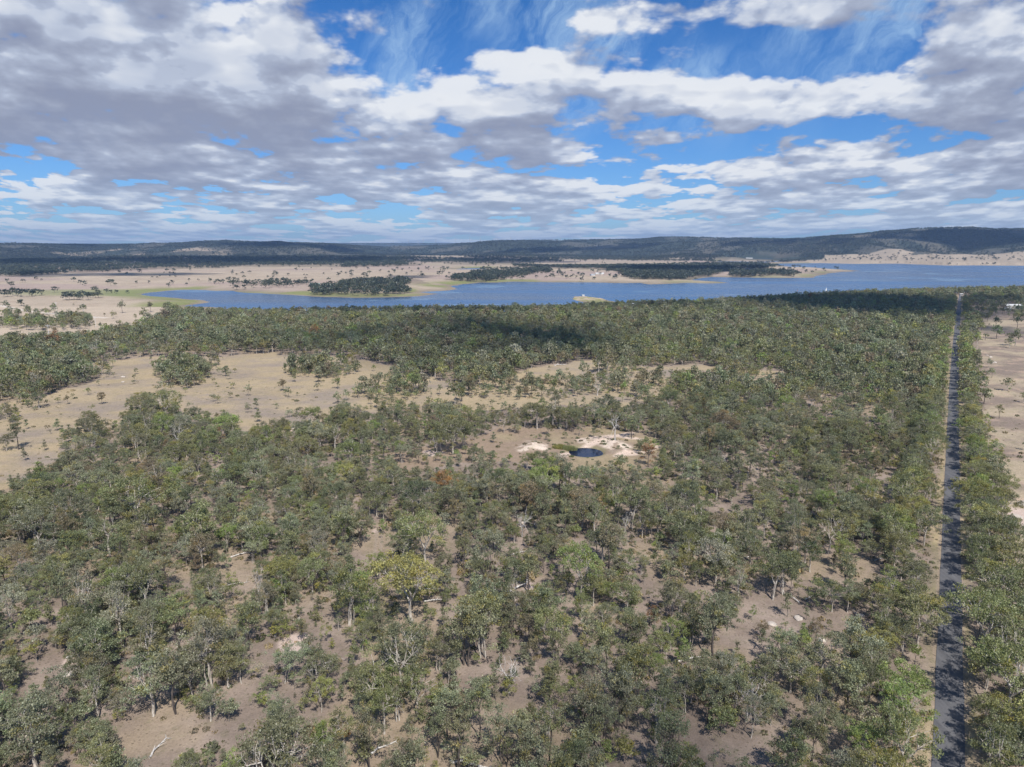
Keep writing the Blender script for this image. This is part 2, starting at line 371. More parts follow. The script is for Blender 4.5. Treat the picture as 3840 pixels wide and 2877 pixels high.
def cover(x, y, tall=True):
    """share of the ground under trees before the lake; tall trees keep clear of the near side of an opening too"""
    px, py, dep = to_px(x, y); px = px / K; py = py / K
    hp = 9.5 * F_PX / dep / K * (1.0 if tall else 0.0)
    c = 0.80 + 0.60 * (fbm(x / 38, y / 38, 3, 50) - 0.5) * (1 - sstep(350, 700, y)) + 0.22 * sstep(400, 700, y)
    for cx, cy, rx, ry, f in SPOTS:
        dy = py - cy; dy = np.where(dy > 0, np.maximum(dy - hp * 0.55, 0), dy)
        q = ((px - cx) / rx) ** 2 + (dy / ry) ** 2
        c = c * (1 - (1 - f) * (1 - sstep(0.45, 1.25, q)))
    wob = lambda u, v: (u + (fbm(u / 22, v / 22, 2, 51) - 0.5) * 16, v + (fbm(u / 22, v / 22, 2, 52) - 0.5) * 16 * (1 + v / 500))
    wx, wy = wob(x, y)
    qx, qy = gpt(px * K, (py - hp * 0.75) * K); qx, qy = wob(qx, qy)
    for poly, f, _ in CLEARINGS:
        inn = inside(poly, wx, wy)
        if tall: inn = inn | inside(poly, qx, qy)
        c = np.where(inn, f, c)
    for cx, cy, rx, ry, f in CLUMPS:
        q = ((px - cx) / rx) ** 2 + ((py - cy) / ry) ** 2
        c = np.maximum(c, f * (1 - sstep(0.5, 1.2, q)))
    return c
# woods beyond the lake: polygon, spacing (m), share
FARWOODS = [(PF(p, 0), s, f) for p, s, f in (
    ([(1140, 1108), (1150, 1096), (1180, 1085), (1215, 1068), (1300, 1060), (1420, 1056), (1540, 1060), (1560, 1070), (1480, 1082), (1530, 1098), (1500, 1107), (1340, 1110)], 9, 0.50),
    ([(1470, 1056), (1500, 1048), (1600, 1052), (1630, 1058), (1560, 1068)], 10, 0.6),
    ([(1670, 1052), (1720, 1040), (1800, 1028), (1940, 1018), (2030, 1010), (2060, 1018), (1960, 1036), (1850, 1052), (1740, 1056)], 10, 0.75),
    ([(1900, 1004), (2040, 998), (2200, 998), (2440, 1000), (2700, 1004), (2700, 1030), (2620, 1042), (2520, 1052), (2420, 1050), (2350, 1046), (2340, 1028), (2300, 1018), (2200, 1014), (2080, 1010)], 9, 0.9),
    ([(2440, 996), (2600, 990), (2860, 992), (2830, 1000), (2700, 1006)], 10, 0.7),
    ([(2720, 1024), (2900, 1018), (2980, 1026), (2970, 1034), (2800, 1036), (2740, 1034)], 9, 0.9),
    ([(2680, 1002), (2760, 990), (2820, 988), (2800, 1008), (2760, 1020), (2690, 1022)], 9, 0.8),
    ([(2820, 998), (2900, 994), (2920, 1004), (2860, 1010), (2830, 1008)], 10, 0.7),
    ([(860, 1068), (920, 1058), (1060, 1060), (1180, 1058), (1190, 1068), (1000, 1076), (900, 1076)], 12, 0.3),
    ([(-900, 985), (0, 985), (300, 984), (700, 981), (1280, 972), (1560, 978), (1580, 1000), (1480, 1006), (1300, 1006), (1280, 1006), (900, 1004), (700, 1010), (560, 1012), (440, 1018), (260, 1030), (160, 1040), (0, 1045), (-900, 1060)], 13, 0.66),
    ([(-900, 960), (0, 966), (300, 964), (700, 962), (1250, 958), (1280, 972), (700, 976), (0, 978), (-900, 980)], 17, 0.42),
    ([(1580, 984), (1700, 978), (1900, 974), (2050, 980), (1950, 992), (1700, 992)], 14, 0.6),
    ([(1740, 966), (1900, 962), (2200, 964), (2400, 966), (2700, 958), (2760, 962), (2500, 974), (2200, 976), (1980, 972), (1760, 972)], 15, 0.5),
    ([(2560, 952), (2800, 938), (3300, 935), (3500, 938), (3900, 935), (3900, 958), (3400, 962), (3100, 968), (2960, 964), (2700, 960)], 16, 0.45),
    ([(2900, 968), (3000, 958), (3200, 954), (3350, 958), (3100, 975)], 14, 0.5),
    ([(3440, 960), (3520, 950), (3700, 945), (4300, 940), (4300, 962), (3800, 968), (3560, 978), (3470, 982)], 16, 0.5))]
STRIPS = [PF(p, 0) for p in (
    [(-900, 961), (0, 963), (200, 964), (390, 966), (360, 970), (0, 972), (-900, 974)],
    [(1560, 963), (1900, 958), (2300, 960), (2560, 957), (2760, 954), (2800, 960), (2560, 966), (2200, 970), (1900, 968), (1600, 973)],
    [(1590, 988), (1900, 984), (2300, 982), (2560, 983), (2680, 988), (2640, 993), (2440, 991), (2200, 990), (2000, 996), (1600, 1001)],
    [(2960, 979), (3250, 972), (3480, 982), (3620, 975), (4300, 970), (4300, 1000), (3540, 996), (3370, 989), (3080, 987)],
    [(640, 972), (900, 968), (930, 972), (700, 977)])]
def hillside(x, y):
    r = np.hypot(x, y); az = np.arctan2(x, np.maximum(y, 1.0)); px = CX + np.tan(np.clip(az, -1.1, 1.1)) * F_PX / CP
    rc = np.interp(px, _cx, _cr); rf = np.interp(px, _cx, _cf)
    return (r - rf) / (rc - rf), px

# ------------------------------------------------------------------ ground
def ground_mesh():
    fr = np.concatenate([np.geomspace(60, 290, 200), np.arange(291, 385, 1.0), np.geomspace(386, 1500, 260), np.geomspace(1506, 4200, 230), np.geomspace(4215, 9200, 190), np.geomspace(9300, 45000, 50)])
    fr = np.concatenate([[0.5, 20, 40], fr])
    az = np.concatenate([np.radians(np.arange(-44, 44.01, 0.085)), np.radians(np.arange(45, 316, 3.0))])
    nr, na = len(fr), len(az)
    RR, AA = np.meshgrid(fr, az, indexing='ij')
    x = (RR * np.sin(AA)).ravel(); y = (RR * np.cos(AA)).ravel()
    sd = lake_sd(x, y)
    z = height(x, y, sd)
    i = np.arange(nr - 1)[:, None] * na; j = np.arange(na)[None, :]; j2 = (j + 1) % na
    quads = np.stack([i + j, i + na + j, i + na + j2, i + j2], -1).reshape(-1, 4)[:, ::-1]
    me = bpy.data.meshes.new('ground')
    me.vertices.add(len(x)); me.vertices.foreach_set('co', np.stack([x, y, z], -1).astype(np.float32).ravel())
    me.loops.add(quads.size); me.loops.foreach_set('vertex_index', quads.ravel().astype(np.int32))
    me.polygons.add(len(quads)); me.polygons.foreach_set('loop_start', np.arange(0, quads.size, 4, dtype=np.int32))
    me.polygons.foreach_set('use_smooth', np.ones(len(quads), bool))
    me.update(calc_edges=True)
    c = ground_colour(x, y, z, sd)
    ca = me.color_attributes.new('soil', 'FLOAT_COLOR', 'POINT')
    ca.data.foreach_set('color', np.concatenate([c, np.ones((len(c), 1))], 1).astype(np.float32).ravel())
    o = bpy.data.objects.new('ground', me); COL.objects.link(o); me.materials.append(ground_material())
    tag(o, 'dry undulating ground of leaf litter, straw coloured grass and far wooded hills', kind='structure')
    return o
def ground_colour(x, y, z, sd):
    """what the ground itself is: litter, straw, mud, sand"""
    n = len(x); r = np.hypot(x, y)
    litter = np.array([0.245, 0.193, 0.158]); gold = np.array([0.40, 0.315, 0.205]); grey = np.array([0.30, 0.245, 0.20]); straw = np.array([0.48, 0.39, 0.30])
    mud = np.array([0.20, 0.165, 0.125]); green = np.array([0.20, 0.215, 0.085]); sand = np.array([0.60, 0.48, 0.38]); forest = np.array([0.062, 0.078, 0.068])
    a = fbm(x / 26, y / 26, 4, 60)[:, None]; b = fbm(x / 9, y / 9, 4, 61)[:, None]; e = fbm(x / 70, y / 110, 4, 62)[:, None]
    mixn = lambda c0, c1, t: c0 * (1 - t) + c1 * t
    c = mixn(litter, np.array([0.315, 0.250, 0.205]), sstep(0.40, 0.66, b))
    c = mixn(c, np.array([0.34, 0.265, 0.185]), sstep(0.50, 0.70, a) * 0.7)
    wx = x + (fbm(x / 22, y / 22, 2, 51) - 0.5) * 16; wy = y + (fbm(x / 22, y / 22, 2, 52) - 0.5) * 16 * (1 + y / 500)
    # streaks in the dry grass run across
    st = fbm(x / 26 + y / 60, y / 16 - x / 60, 5, 63, 0.62)[:, None]
    for poly, f, kind in CLEARINGS:
        near = inside(poly, wx, wy)
        k = np.clip(near * 1.0, 0, 1)[:, None]
        if kind == 'gold': t = sstep(0.30, 0.60, st * 0.6 + a * 0.25 + e * 0.25 - 0.02); cc = mixn(grey, gold, t)
        elif kind == 'paddock': cc = 0.90 * mixn(mixn(litter * 1.15, straw * np.array([0.95, 0.95, 0.88]), sstep(0.38, 0.6, st * 0.5 + a * 0.5)), np.array([0.52, 0.38, 0.29]), sstep(0.60, 0.74, b) * 0.6)
        elif kind == 'brown': cc = mixn(np.array([0.30, 0.225, 0.165]), gold * 0.85, sstep(0.5, 0.7, a))
        else: cc = mixn(straw * 0.9, straw * 1.1, a)
        c = c * (1 - k) + cc * k
    # beyond the lake: pale paddocks
    pl = sstep(-8, 14, sd)[:, None] * (((y > 1250) | ((y > 900) & (sd < 400) & (x < -300)))[:, None])
    back = (y > 1230) & (sd > -50)
    past = np.zeros(n, bool)
    pxx, pyy, _ = to_px(x, y, z)
    past = (y > 1100) & (pyy < np.interp(pxx, [0, 500, 900, 1280, 2150, 2560, 3100, 3600, 3840], [1200, 1140, 1150, 1150, 1130, 1120, 1095, 1080, 1075]) + 6) & (pyy < 1150)
    pc = mixn(straw * 0.80, straw * 1.0, e); pc = mixn(pc, np.array([0.34, 0.26, 0.20]), sstep(0.56, 0.72, a) * 0.6)
    pc = mixn(pc, np.array([0.36, 0.27, 0.25]), sstep(0.52, 0.66, fbm(x / 500, y / 260, 3, 66))[:, None] * 0.6)
    c = np.where(past[:, None] & (y > 1100)[:, None], pc, c)
    # shore: mud and green
    sh = (1 - sstep(4, 60 + 0.012 * r, sd))[:, None] * (sd > -40)[:, None]
    shg = (sstep(4, 22, sd) * (1 - sstep(25, 110, sd)))[:, None] * (sstep(0.40, 0.6, fbm(x / 160, y / 160, 3, 64)) * (1 - sstep(-200, 400, x) * 0.6))[:, None]
    c = mixn(c, mud * (0.8 + 0.9 * e), sh * 0.85); c = mixn(c, green * 1.1, np.clip(shg * 1.2, 0, 0.9))
    # green flat at the head of the lake
    gx, gy = gpt(520, 1105, ZW); q = ((x - gx) / 330) ** 2 + ((y - gy) / 130) ** 2
    c = mixn(c, np.array([0.23, 0.25, 0.12]), ((1 - sstep(0.3, 1.1, q)) * (sd > 0) * 0.7)[:, None])
    gx, gy = gpt(2190, 1118, ZW); q = ((x - gx) / 60) ** 2 + ((y - gy) / 70) ** 2
    c = mixn(c, mixn(np.array([0.30, 0.28, 0.12]), sand * 0.8, sstep(0.45, 0.6, b)), ((1 - sstep(0.6, 1.4, q)) * (sd > 0) * 0.95)[:, None])
    # hills: mostly scrub with pale openings
    s, px = hillside(x, y)
    hm = sstep(-0.25, 0.12, s + (fbm(x / 420, y / 420, 3, 67) - 0.5) * 0.5)[:, None] * (y > 0)[:, None]
    bare = sstep(0.54, 0.68, fbm(x / 260, y / 420, 4, 68))[:, None]
    hc = mixn(forest * 0.8, np.array([0.22, 0.185, 0.155]), bare * 0.32)
    gx, gy = 3.0, 0.0
    lft = ((1 - sstep(0.6, 1.3, ((px - 520) / 330) ** 2 + ((s - 0.30) / 0.28) ** 2)) * sstep(0.40, 0.52, fbm(x / 200, y / 500, 3, 69)))[:, None]
    hc = mixn(hc, straw * 0.75, lft)
    c = mixn(c, hc, hm)
    # pale paddocks in between
    for poly in STRIPS:
        k = inside(poly, x + (fbm(x / 150, y / 150, 3, 87) - 0.5) * 160, y + (fbm(x / 150, y / 150, 3, 88) - 0.5) * 260)
        c = np.where((k & (s < np.where(px > 2900, 0.20, 0.06)))[:, None], mixn(straw * 0.70, straw * 0.90, e), c)
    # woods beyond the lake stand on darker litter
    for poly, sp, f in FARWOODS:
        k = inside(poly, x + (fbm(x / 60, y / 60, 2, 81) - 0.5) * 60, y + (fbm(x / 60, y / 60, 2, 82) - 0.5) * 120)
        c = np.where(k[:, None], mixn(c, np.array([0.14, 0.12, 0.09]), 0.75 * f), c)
    # sand round the dam, tracks
    dp = np.hypot(x - POND[0], y - POND[1])
    m = dp < 70
    if m.any():
        sm = np.zeros(m.sum())
        for mx_, my_, mr, mh in MOUNDS:
            sm = np.maximum(sm, 1 - sstep(0.8, 1.35, np.hypot(x[m] - mx_, (y[m] - my_)) / mr + (b[m, 0] - 0.5) * 1.4))
        ring = (1 - sstep(POND_R + 0.5, POND_R + 4.5, dp[m] + (b[m, 0] - 0.5) * 3))
        sc = np.array([0.66, 0.54, 0.44])
        c[m] = mixn(c[m], sc, (sm * (0.15 + 0.80 * sstep(0.40, 0.56, fbm(x[m] / 4, y[m] / 4, 4, 97))))[:, None])
        c[m] = mixn(c[m], np.array([0.25, 0.22, 0.13]), (ring * 0.8)[:, None])
    for pl_ in (P22([(1195, 990), (1290, 955), (1320, 945), (1370, 936)]), P22([(1255, 950), (1320, 942), (1400, 952)]), P22([(1330, 985), (1400, 975), (1425, 965)])):
        d = seg_dist(pl_, x, y, False); c = mixn(c, np.array([0.60, 0.47, 0.38]), ((1 - sstep(1.2, 3.2, d + (b[:, 0] - 0.5) * 4)) * (y < 500))[:, None])
    # pale patches of bare soil
    for qx, qy, rr in ((812, 1148, 3.2), (1150, 1275, 3.5), (1120, 1300, 3.0), (635, 928, 4.0), (930, 980, 5.0), (1490, 1030, 3.0), (2190, 1110, 10), (2180, 1280, 8), (640, 1390, 3), (1115, 1135, 3), (155, 1430, 3)):
        gx, gy = gpt(qx * K, qy * K); d = np.hypot(x - gx, (y - gy) * 0.7) + (b[:, 0] - 0.5) * rr * 2.2
        c = mixn(c, np.array([0.58, 0.46, 0.40]), ((1 - sstep(rr * 0.5, rr, d)) * 0.85)[:, None])
    # old wheel tracks through the scrub
    for pl_ in (P22([(820, 1140), (815, 1200), (812, 1260), (800, 1330)]), P22([(560, 820), (700, 790), (760, 782)]), P22([(300, 905), (420, 860), (560, 830), (640, 800)])):
        d = seg_dist(pl_, x, y, False); dd = np.abs(d - 0.9); c = mixn(c, np.array([0.33, 0.27, 0.22]), ((1 - sstep(0.3, 0.7, dd)) * 0.5)[:, None])
    # road verge
    rd = seg_dist(ROAD, x, y, False)
    vg = ((1 - sstep(3.6, 6.6, rd + (b[:, 0] - 0.5) * 5)) * (r < 1500) * (0.35 + 0.65 * sstep(0.4, 0.6, a[:, 0])))[:, None]
    c = mixn(c, mixn(np.array([0.27, 0.25, 0.12]), np.array([0.40, 0.32, 0.20]), sstep(0.45, 0.6, a)), vg * 0.9)
    c = mixn(c, np.array([0.33, 0.26, 0.20]), ((1 - sstep(3.0, 3.9, rd + (b[:, 0] - 0.5) * 1.6)) * (r < 1500) * 0.8)[:, None])
    td = seg_dist(TRACK, x, y, False)
    c = mixn(c, np.array([0.60, 0.52, 0.44]), ((1 - sstep(3.5, 6.0, td)))[:, None])
    return c
def ground_material():
    m = bpy.data.materials.new('ground'); m.use_nodes = True; nt = m.node_tree; nt.nodes.clear()
    out = nd(nt, 'ShaderNodeOutputMaterial'); at = nd(nt, 'ShaderNodeAttribute', attribute_name='soil')
    geo = nd(nt, 'ShaderNodeNewGeometry'); P = N(nt, geo.outputs['Position'])
    n0 = noise(nt, P, 2.6, 6.0, 0.78); n1 = noise(nt, P, 0.45, 6.0, 0.70); n2 = noise(nt, P, 0.02, 6.0, 0.62)
    f = 0.02 + n0 * 0.95 + n1 * 0.62 + n2 * 0.38
    c = vmath(nt, 'SCALE', N(nt, at.outputs['Color']), f)
    # tufts and sticks
    vo = nd(nt, 'ShaderNodeTexVoronoi'); link(nt, vmath(nt, 'ADD', P, vmath(nt, 'SCALE', noise(nt, P, 1.2, 2.0, color=True), 1.2)), vo.inputs['Vector']); vo.inputs['Scale'].default_value = 1.1
    tuft = N(nt, vo.outputs['Distance']).ramp(0.14, 0.36, 0.75, 0.0) * n1.ramp(0.40, 0.58)
    c = mixc(nt, tuft, c, (0.115, 0.095, 0.062))
    herb = noise(nt, P, 0.22, 6.0, 0.78).ramp(0.50, 0.64) * 0.55
    c = mixc(nt, herb, c, vmath(nt, 'MULTIPLY', c, (0.66, 0.74, 0.60)))
    pale = noise(nt, P, 1.1, 6.0, 0.8).ramp(0.56, 0.70) * 0.6
    c = mixc(nt, pale, c, vmath(nt, 'MULTIPLY', c, (1.55, 1.50, 1.42)))
    d = nd(nt, 'ShaderNodeBsdfDiffuse'); link(nt, c, d.inputs[0])
    bp = nd(nt, 'ShaderNodeBump'); bp.inputs['Strength'].default_value = 0.5; bp.inputs['Distance'].default_value = 0.25
    link(nt, n0 + n1, bp.inputs['Height']); link(nt, bp.outputs[0], d.inputs['Normal'])
    link(nt, d.outputs[0], out.inputs[0]); return m
ground = ground_mesh()

# ------------------------------------------------------------------ water
def water_material(name, deep, rough, scale):
    deep = tuple(v for v in deep)
    m = bpy.data.materials.new(name); m.use_nodes = True; nt = m.node_tree; nt.nodes.clear()
    out = nd(nt, 'ShaderNodeOutputMaterial'); geo = nd(nt, 'ShaderNodeNewGeometry'); P = N(nt, geo.outputs['Position'])
    x, y, z = sep(nt, P)
    st = noise(nt, xyz(nt, x * 0.0012, y * 0.006, 0.0), 1.0, 6.0, 0.6)
    bs = nd(nt, 'ShaderNodeBsdfPrincipled')
    c = mixc(nt, st.ramp(0.35, 0.65), tuple(v * 0.75 for v in deep), tuple(v * 1.3 for v in deep))
    link(nt, c, bs.inputs['Base Color'])
    link(nt, st.ramp(0.3, 0.7, rough * 0.7, rough * 1.4), bs.inputs['Roughness']); bs.inputs['IOR'].default_value = 1.33
    w = noise(nt, xyz(nt, x, y * 1.0, 0.0), scale, 4.0, 0.6)
    bp = nd(nt, 'ShaderNodeBump'); bp.inputs['Distance'].default_value = 0.35 if name == 'lake' else 0.02
    # mask of pale streaks, a sheen painted into the lake's colour
    sheen = noise(nt, xyz(nt, x * 0.0035 + y * 0.0012, y * 0.0060, 3.0), 1.0, 6.0, 0.62, 0.8).ramp(0.60, 0.64)
    if name == 'lake':
        bp.inputs['Strength'].default_value = 1.0
        link(nt, mixc(nt, sheen * 0.75, c, (0.12, 0.22, 0.33)), bs.inputs['Base Color'])      # paler base colour in place of bright sky reflection
    else: bp.inputs['Strength'].default_value = 1.0
    link(nt, w, bp.inputs['Height']); link(nt, bp.outputs[0], bs.inputs['Normal'])
    link(nt, bs.outputs[0], out.inputs[0]); return m
def flat_mesh(name, pts, z, mat):
    me = bpy.data.meshes.new(name); me.from_pydata([(p[0], p[1], z) for p in pts], [], [list(range(len(pts)))]); me.update()
    if me.polygons[0].normal.z < 0: me.flip_normals()
    me.materials.append(mat); o = bpy.data.objects.new(name, me); COL.objects.link(o); return o
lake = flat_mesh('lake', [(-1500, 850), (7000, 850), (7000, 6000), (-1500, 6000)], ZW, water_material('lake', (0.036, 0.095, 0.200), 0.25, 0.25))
tag(lake, 'wide blue lake with streaks of painted sheen between dry paddocks and the gum forest', kind='structure')
pond = flat_mesh('pond', [(POND[0] + (POND_R + 1.5) * math.cos(a * math.tau / 40), POND[1] + (POND_R + 1.5) * math.sin(a * math.tau / 40)) for a in range(40)], -0.95, water_material('pond', (0.004, 0.010, 0.035), 0.05, 1.5))
tag(pond, 'small dark blue farm dam ringed by pale dug sand and reeds', kind='structure')

# ------------------------------------------------------------------ road
def strip(name, line, w, z, mat, ripple=0.0):
    P = []
    for i in range(len(line) - 1):
        (x0, y0), (x1, y1) = line[i], line[i + 1]; L = math.hypot(x1 - x0, y1 - y0); n = max(1, int(L / 6))
        for k in range(n): P.append((x0 + (x1 - x0) * k / n, y0 + (y1 - y0) * k / n))
    P.append(line[-1]); V = []; rg = random.Random(5)
    for i, p in enumerate(P):
        a = P[max(0, i - 1)]; b = P[min(len(P) - 1, i + 1)]; dx, dy = b[0] - a[0], b[1] - a[1]; L = math.hypot(dx, dy) or 1
        for s in (-1, 1):
            ww = w / 2 + rg.uniform(-ripple, ripple)
            V.append((p[0] + s * dy / L * ww, p[1] - s * dx / L * ww))
    V = np.array(V); zz = z if isinstance(z, (int, float)) else z(V[:, 0], V[:, 1])
    me = bpy.data.meshes.new(name); me.from_pydata([(a, b, c) for (a, b), c in zip(V, np.broadcast_to(zz, len(V)))], [], [(2 * i, 2 * i + 1, 2 * i + 3, 2 * i + 2) for i in range(len(P) - 1)])
    me.update(); me.materials.append(mat); o = bpy.data.objects.new(name, me); COL.objects.link(o); return o
def asphalt():
    m = bpy.data.materials.new('asphalt'); m.use_nodes = True; nt = m.node_tree; bs = nt.nodes['Principled BSDF']
    geo = nd(nt, 'ShaderNodeNewGeometry'); P = N(nt, geo.outputs['Position'])
    x, y, z = sep(nt, P)
    n = noise(nt, P, 3.0, 5.0, 0.7); n2 = noise(nt, xyz(nt, x * 0.5, y * 0.10, 0.0), 1.0, 4.0, 0.6)
    c = mixc(nt, (n * 0.5 + n2 * 0.6).ramp(0.35, 0.75), (0.075, 0.075, 0.082), (0.145, 0.143, 0.148))
    link(nt, c, bs.inputs['Base Color']); bs.inputs['Roughness'].default_value = 0.85
    return m
road = strip('road', ROAD, 5.6, 0.0, asphalt(), 0.12)
tag(road, 'straight narrow grey asphalt road crossed by tree shadows running to the lake', kind='structure')

# ------------------------------------------------------------------ plant materials
def leaf_material(name):
    m = bpy.data.materials.new(name); m.use_nodes = True; nt = m.node_tree; nt.nodes.clear()
    out = nd(nt, 'ShaderNodeOutputMaterial')
    tint = nd(nt, 'ShaderNodeAttribute', attribute_name='tint', attribute_type='INSTANCER')
    tone = nd(nt, 'ShaderNodeAttribute', attribute_name='tone')
    tr, tg, tb = sep(nt, N(nt, tone.outputs['Color']))
    c = vmath(nt, 'SCALE', N(nt, tint.outputs['Color']), 0.55 + tr * 0.95)
    warm = mixc(nt, tg.ramp(0.35, 1.0), c, vmath(nt, 'MULTIPLY', c, (1.30, 1.10, 0.62)))
    d = nd(nt, 'ShaderNodeBsdfDiffuse'); link(nt, warm, d.inputs[0])
    t = nd(nt, 'ShaderNodeBsdfTranslucent'); link(nt, vmath(nt, 'MULTIPLY', warm, (1.05, 1.12, 0.60)), t.inputs[0])
    g = nd(nt, 'ShaderNodeBsdfAnisotropic' if False else 'ShaderNodeBsdfGlossy'); g.inputs[0].default_value = (1, 1, 1, 1); g.inputs['Roughness'].default_value = 0.5
    a = nd(nt, 'ShaderNodeMixShader'); a.inputs[0].default_value = 0.28; link(nt, d.outputs[0], a.inputs[1]); link(nt, t.outputs[0], a.inputs[2])
    b = nd(nt, 'ShaderNodeMixShader'); b.inputs[0].default_value = 0.035; link(nt, a.outputs[0], b.inputs[1]); link(nt, g.outputs[0], b.inputs[2])
    link(nt, b.outputs[0], out.inputs[0]); return m
def bark_material(name, c0, c1):
    m = bpy.data.materials.new(name); m.use_nodes = True; nt = m.node_tree; bs = nt.nodes['Principled BSDF']
    tc = nd(nt, 'ShaderNodeTexCoord'); x, y, z = sep(nt, tc.outputs['Object'])
    n = noise(nt, xyz(nt, x * 3.0, y * 3.0, z * 0.7), 1.0, 4.0, 0.65)
    link(nt, mixc(nt, n.ramp(0.38, 0.64), c0, c1), bs.inputs['Base Color']); bs.inputs['Roughness'].default_value = 0.9
    return m
LEAF = leaf_material('leaves')
BARK = {'pale': bark_material('pale_bark', (0.30, 0.26, 0.22), (0.62, 0.57, 0.50)), 'dark': bark_material('dark_bark', (0.055, 0.045, 0.04), (0.15, 0.125, 0.11)),
        'grey': bark_material('grey_bark', (0.17, 0.145, 0.125), (0.36, 0.32, 0.285)), 'dead': bark_material('dead_wood', (0.36, 0.33, 0.30), (0.68, 0.65, 0.61))}

# ------------------------------------------------------------------ tree shapes
def tube(V, F, pts, rads, sides=5):
    b0 = len(V); n = len(pts); prev = None
    for i, p in enumerate(pts):
        d = (pts[min(i + 1, n - 1)] - pts[max(i - 1, 0)]); d = d / (np.linalg.norm(d) + 1e-9)
        u = np.cross(d, [0.31, 0.95, 0.05]) if prev is None else prev - d * np.dot(prev, d)
        u = u / (np.linalg.norm(u) + 1e-9); prev = u; w = np.cross(d, u)
        for k in range(sides):
            a = math.tau * k / sides
            V.append(p + (u * math.cos(a) + w * math.sin(a)) * rads[i])
    for i in range(n - 1):
        for k in range(sides):
            k2 = (k + 1) % sides
            F.append((b0 + i * sides + k, b0 + i * sides + k2, b0 + (i + 1) * sides + k2, b0 + (i + 1) * sides + k))
    F.append(tuple(b0 + (n - 1) * sides + k for k in range(sides)))
def bend(rng, a, b, n, wob):
    t = np.linspace(0, 1, n)[:, None]; p = a * (1 - t) + b * t
    L = np.linalg.norm(b - a); off = rng.normal(0, wob * L, 3); off[2] = abs(off[2]) * 0.6
    p = p + np.sin(t * math.pi) * off
    if n > 3: p[1:-1] += rng.normal(0, wob * L * 0.25, (n - 2, 3))
    return p
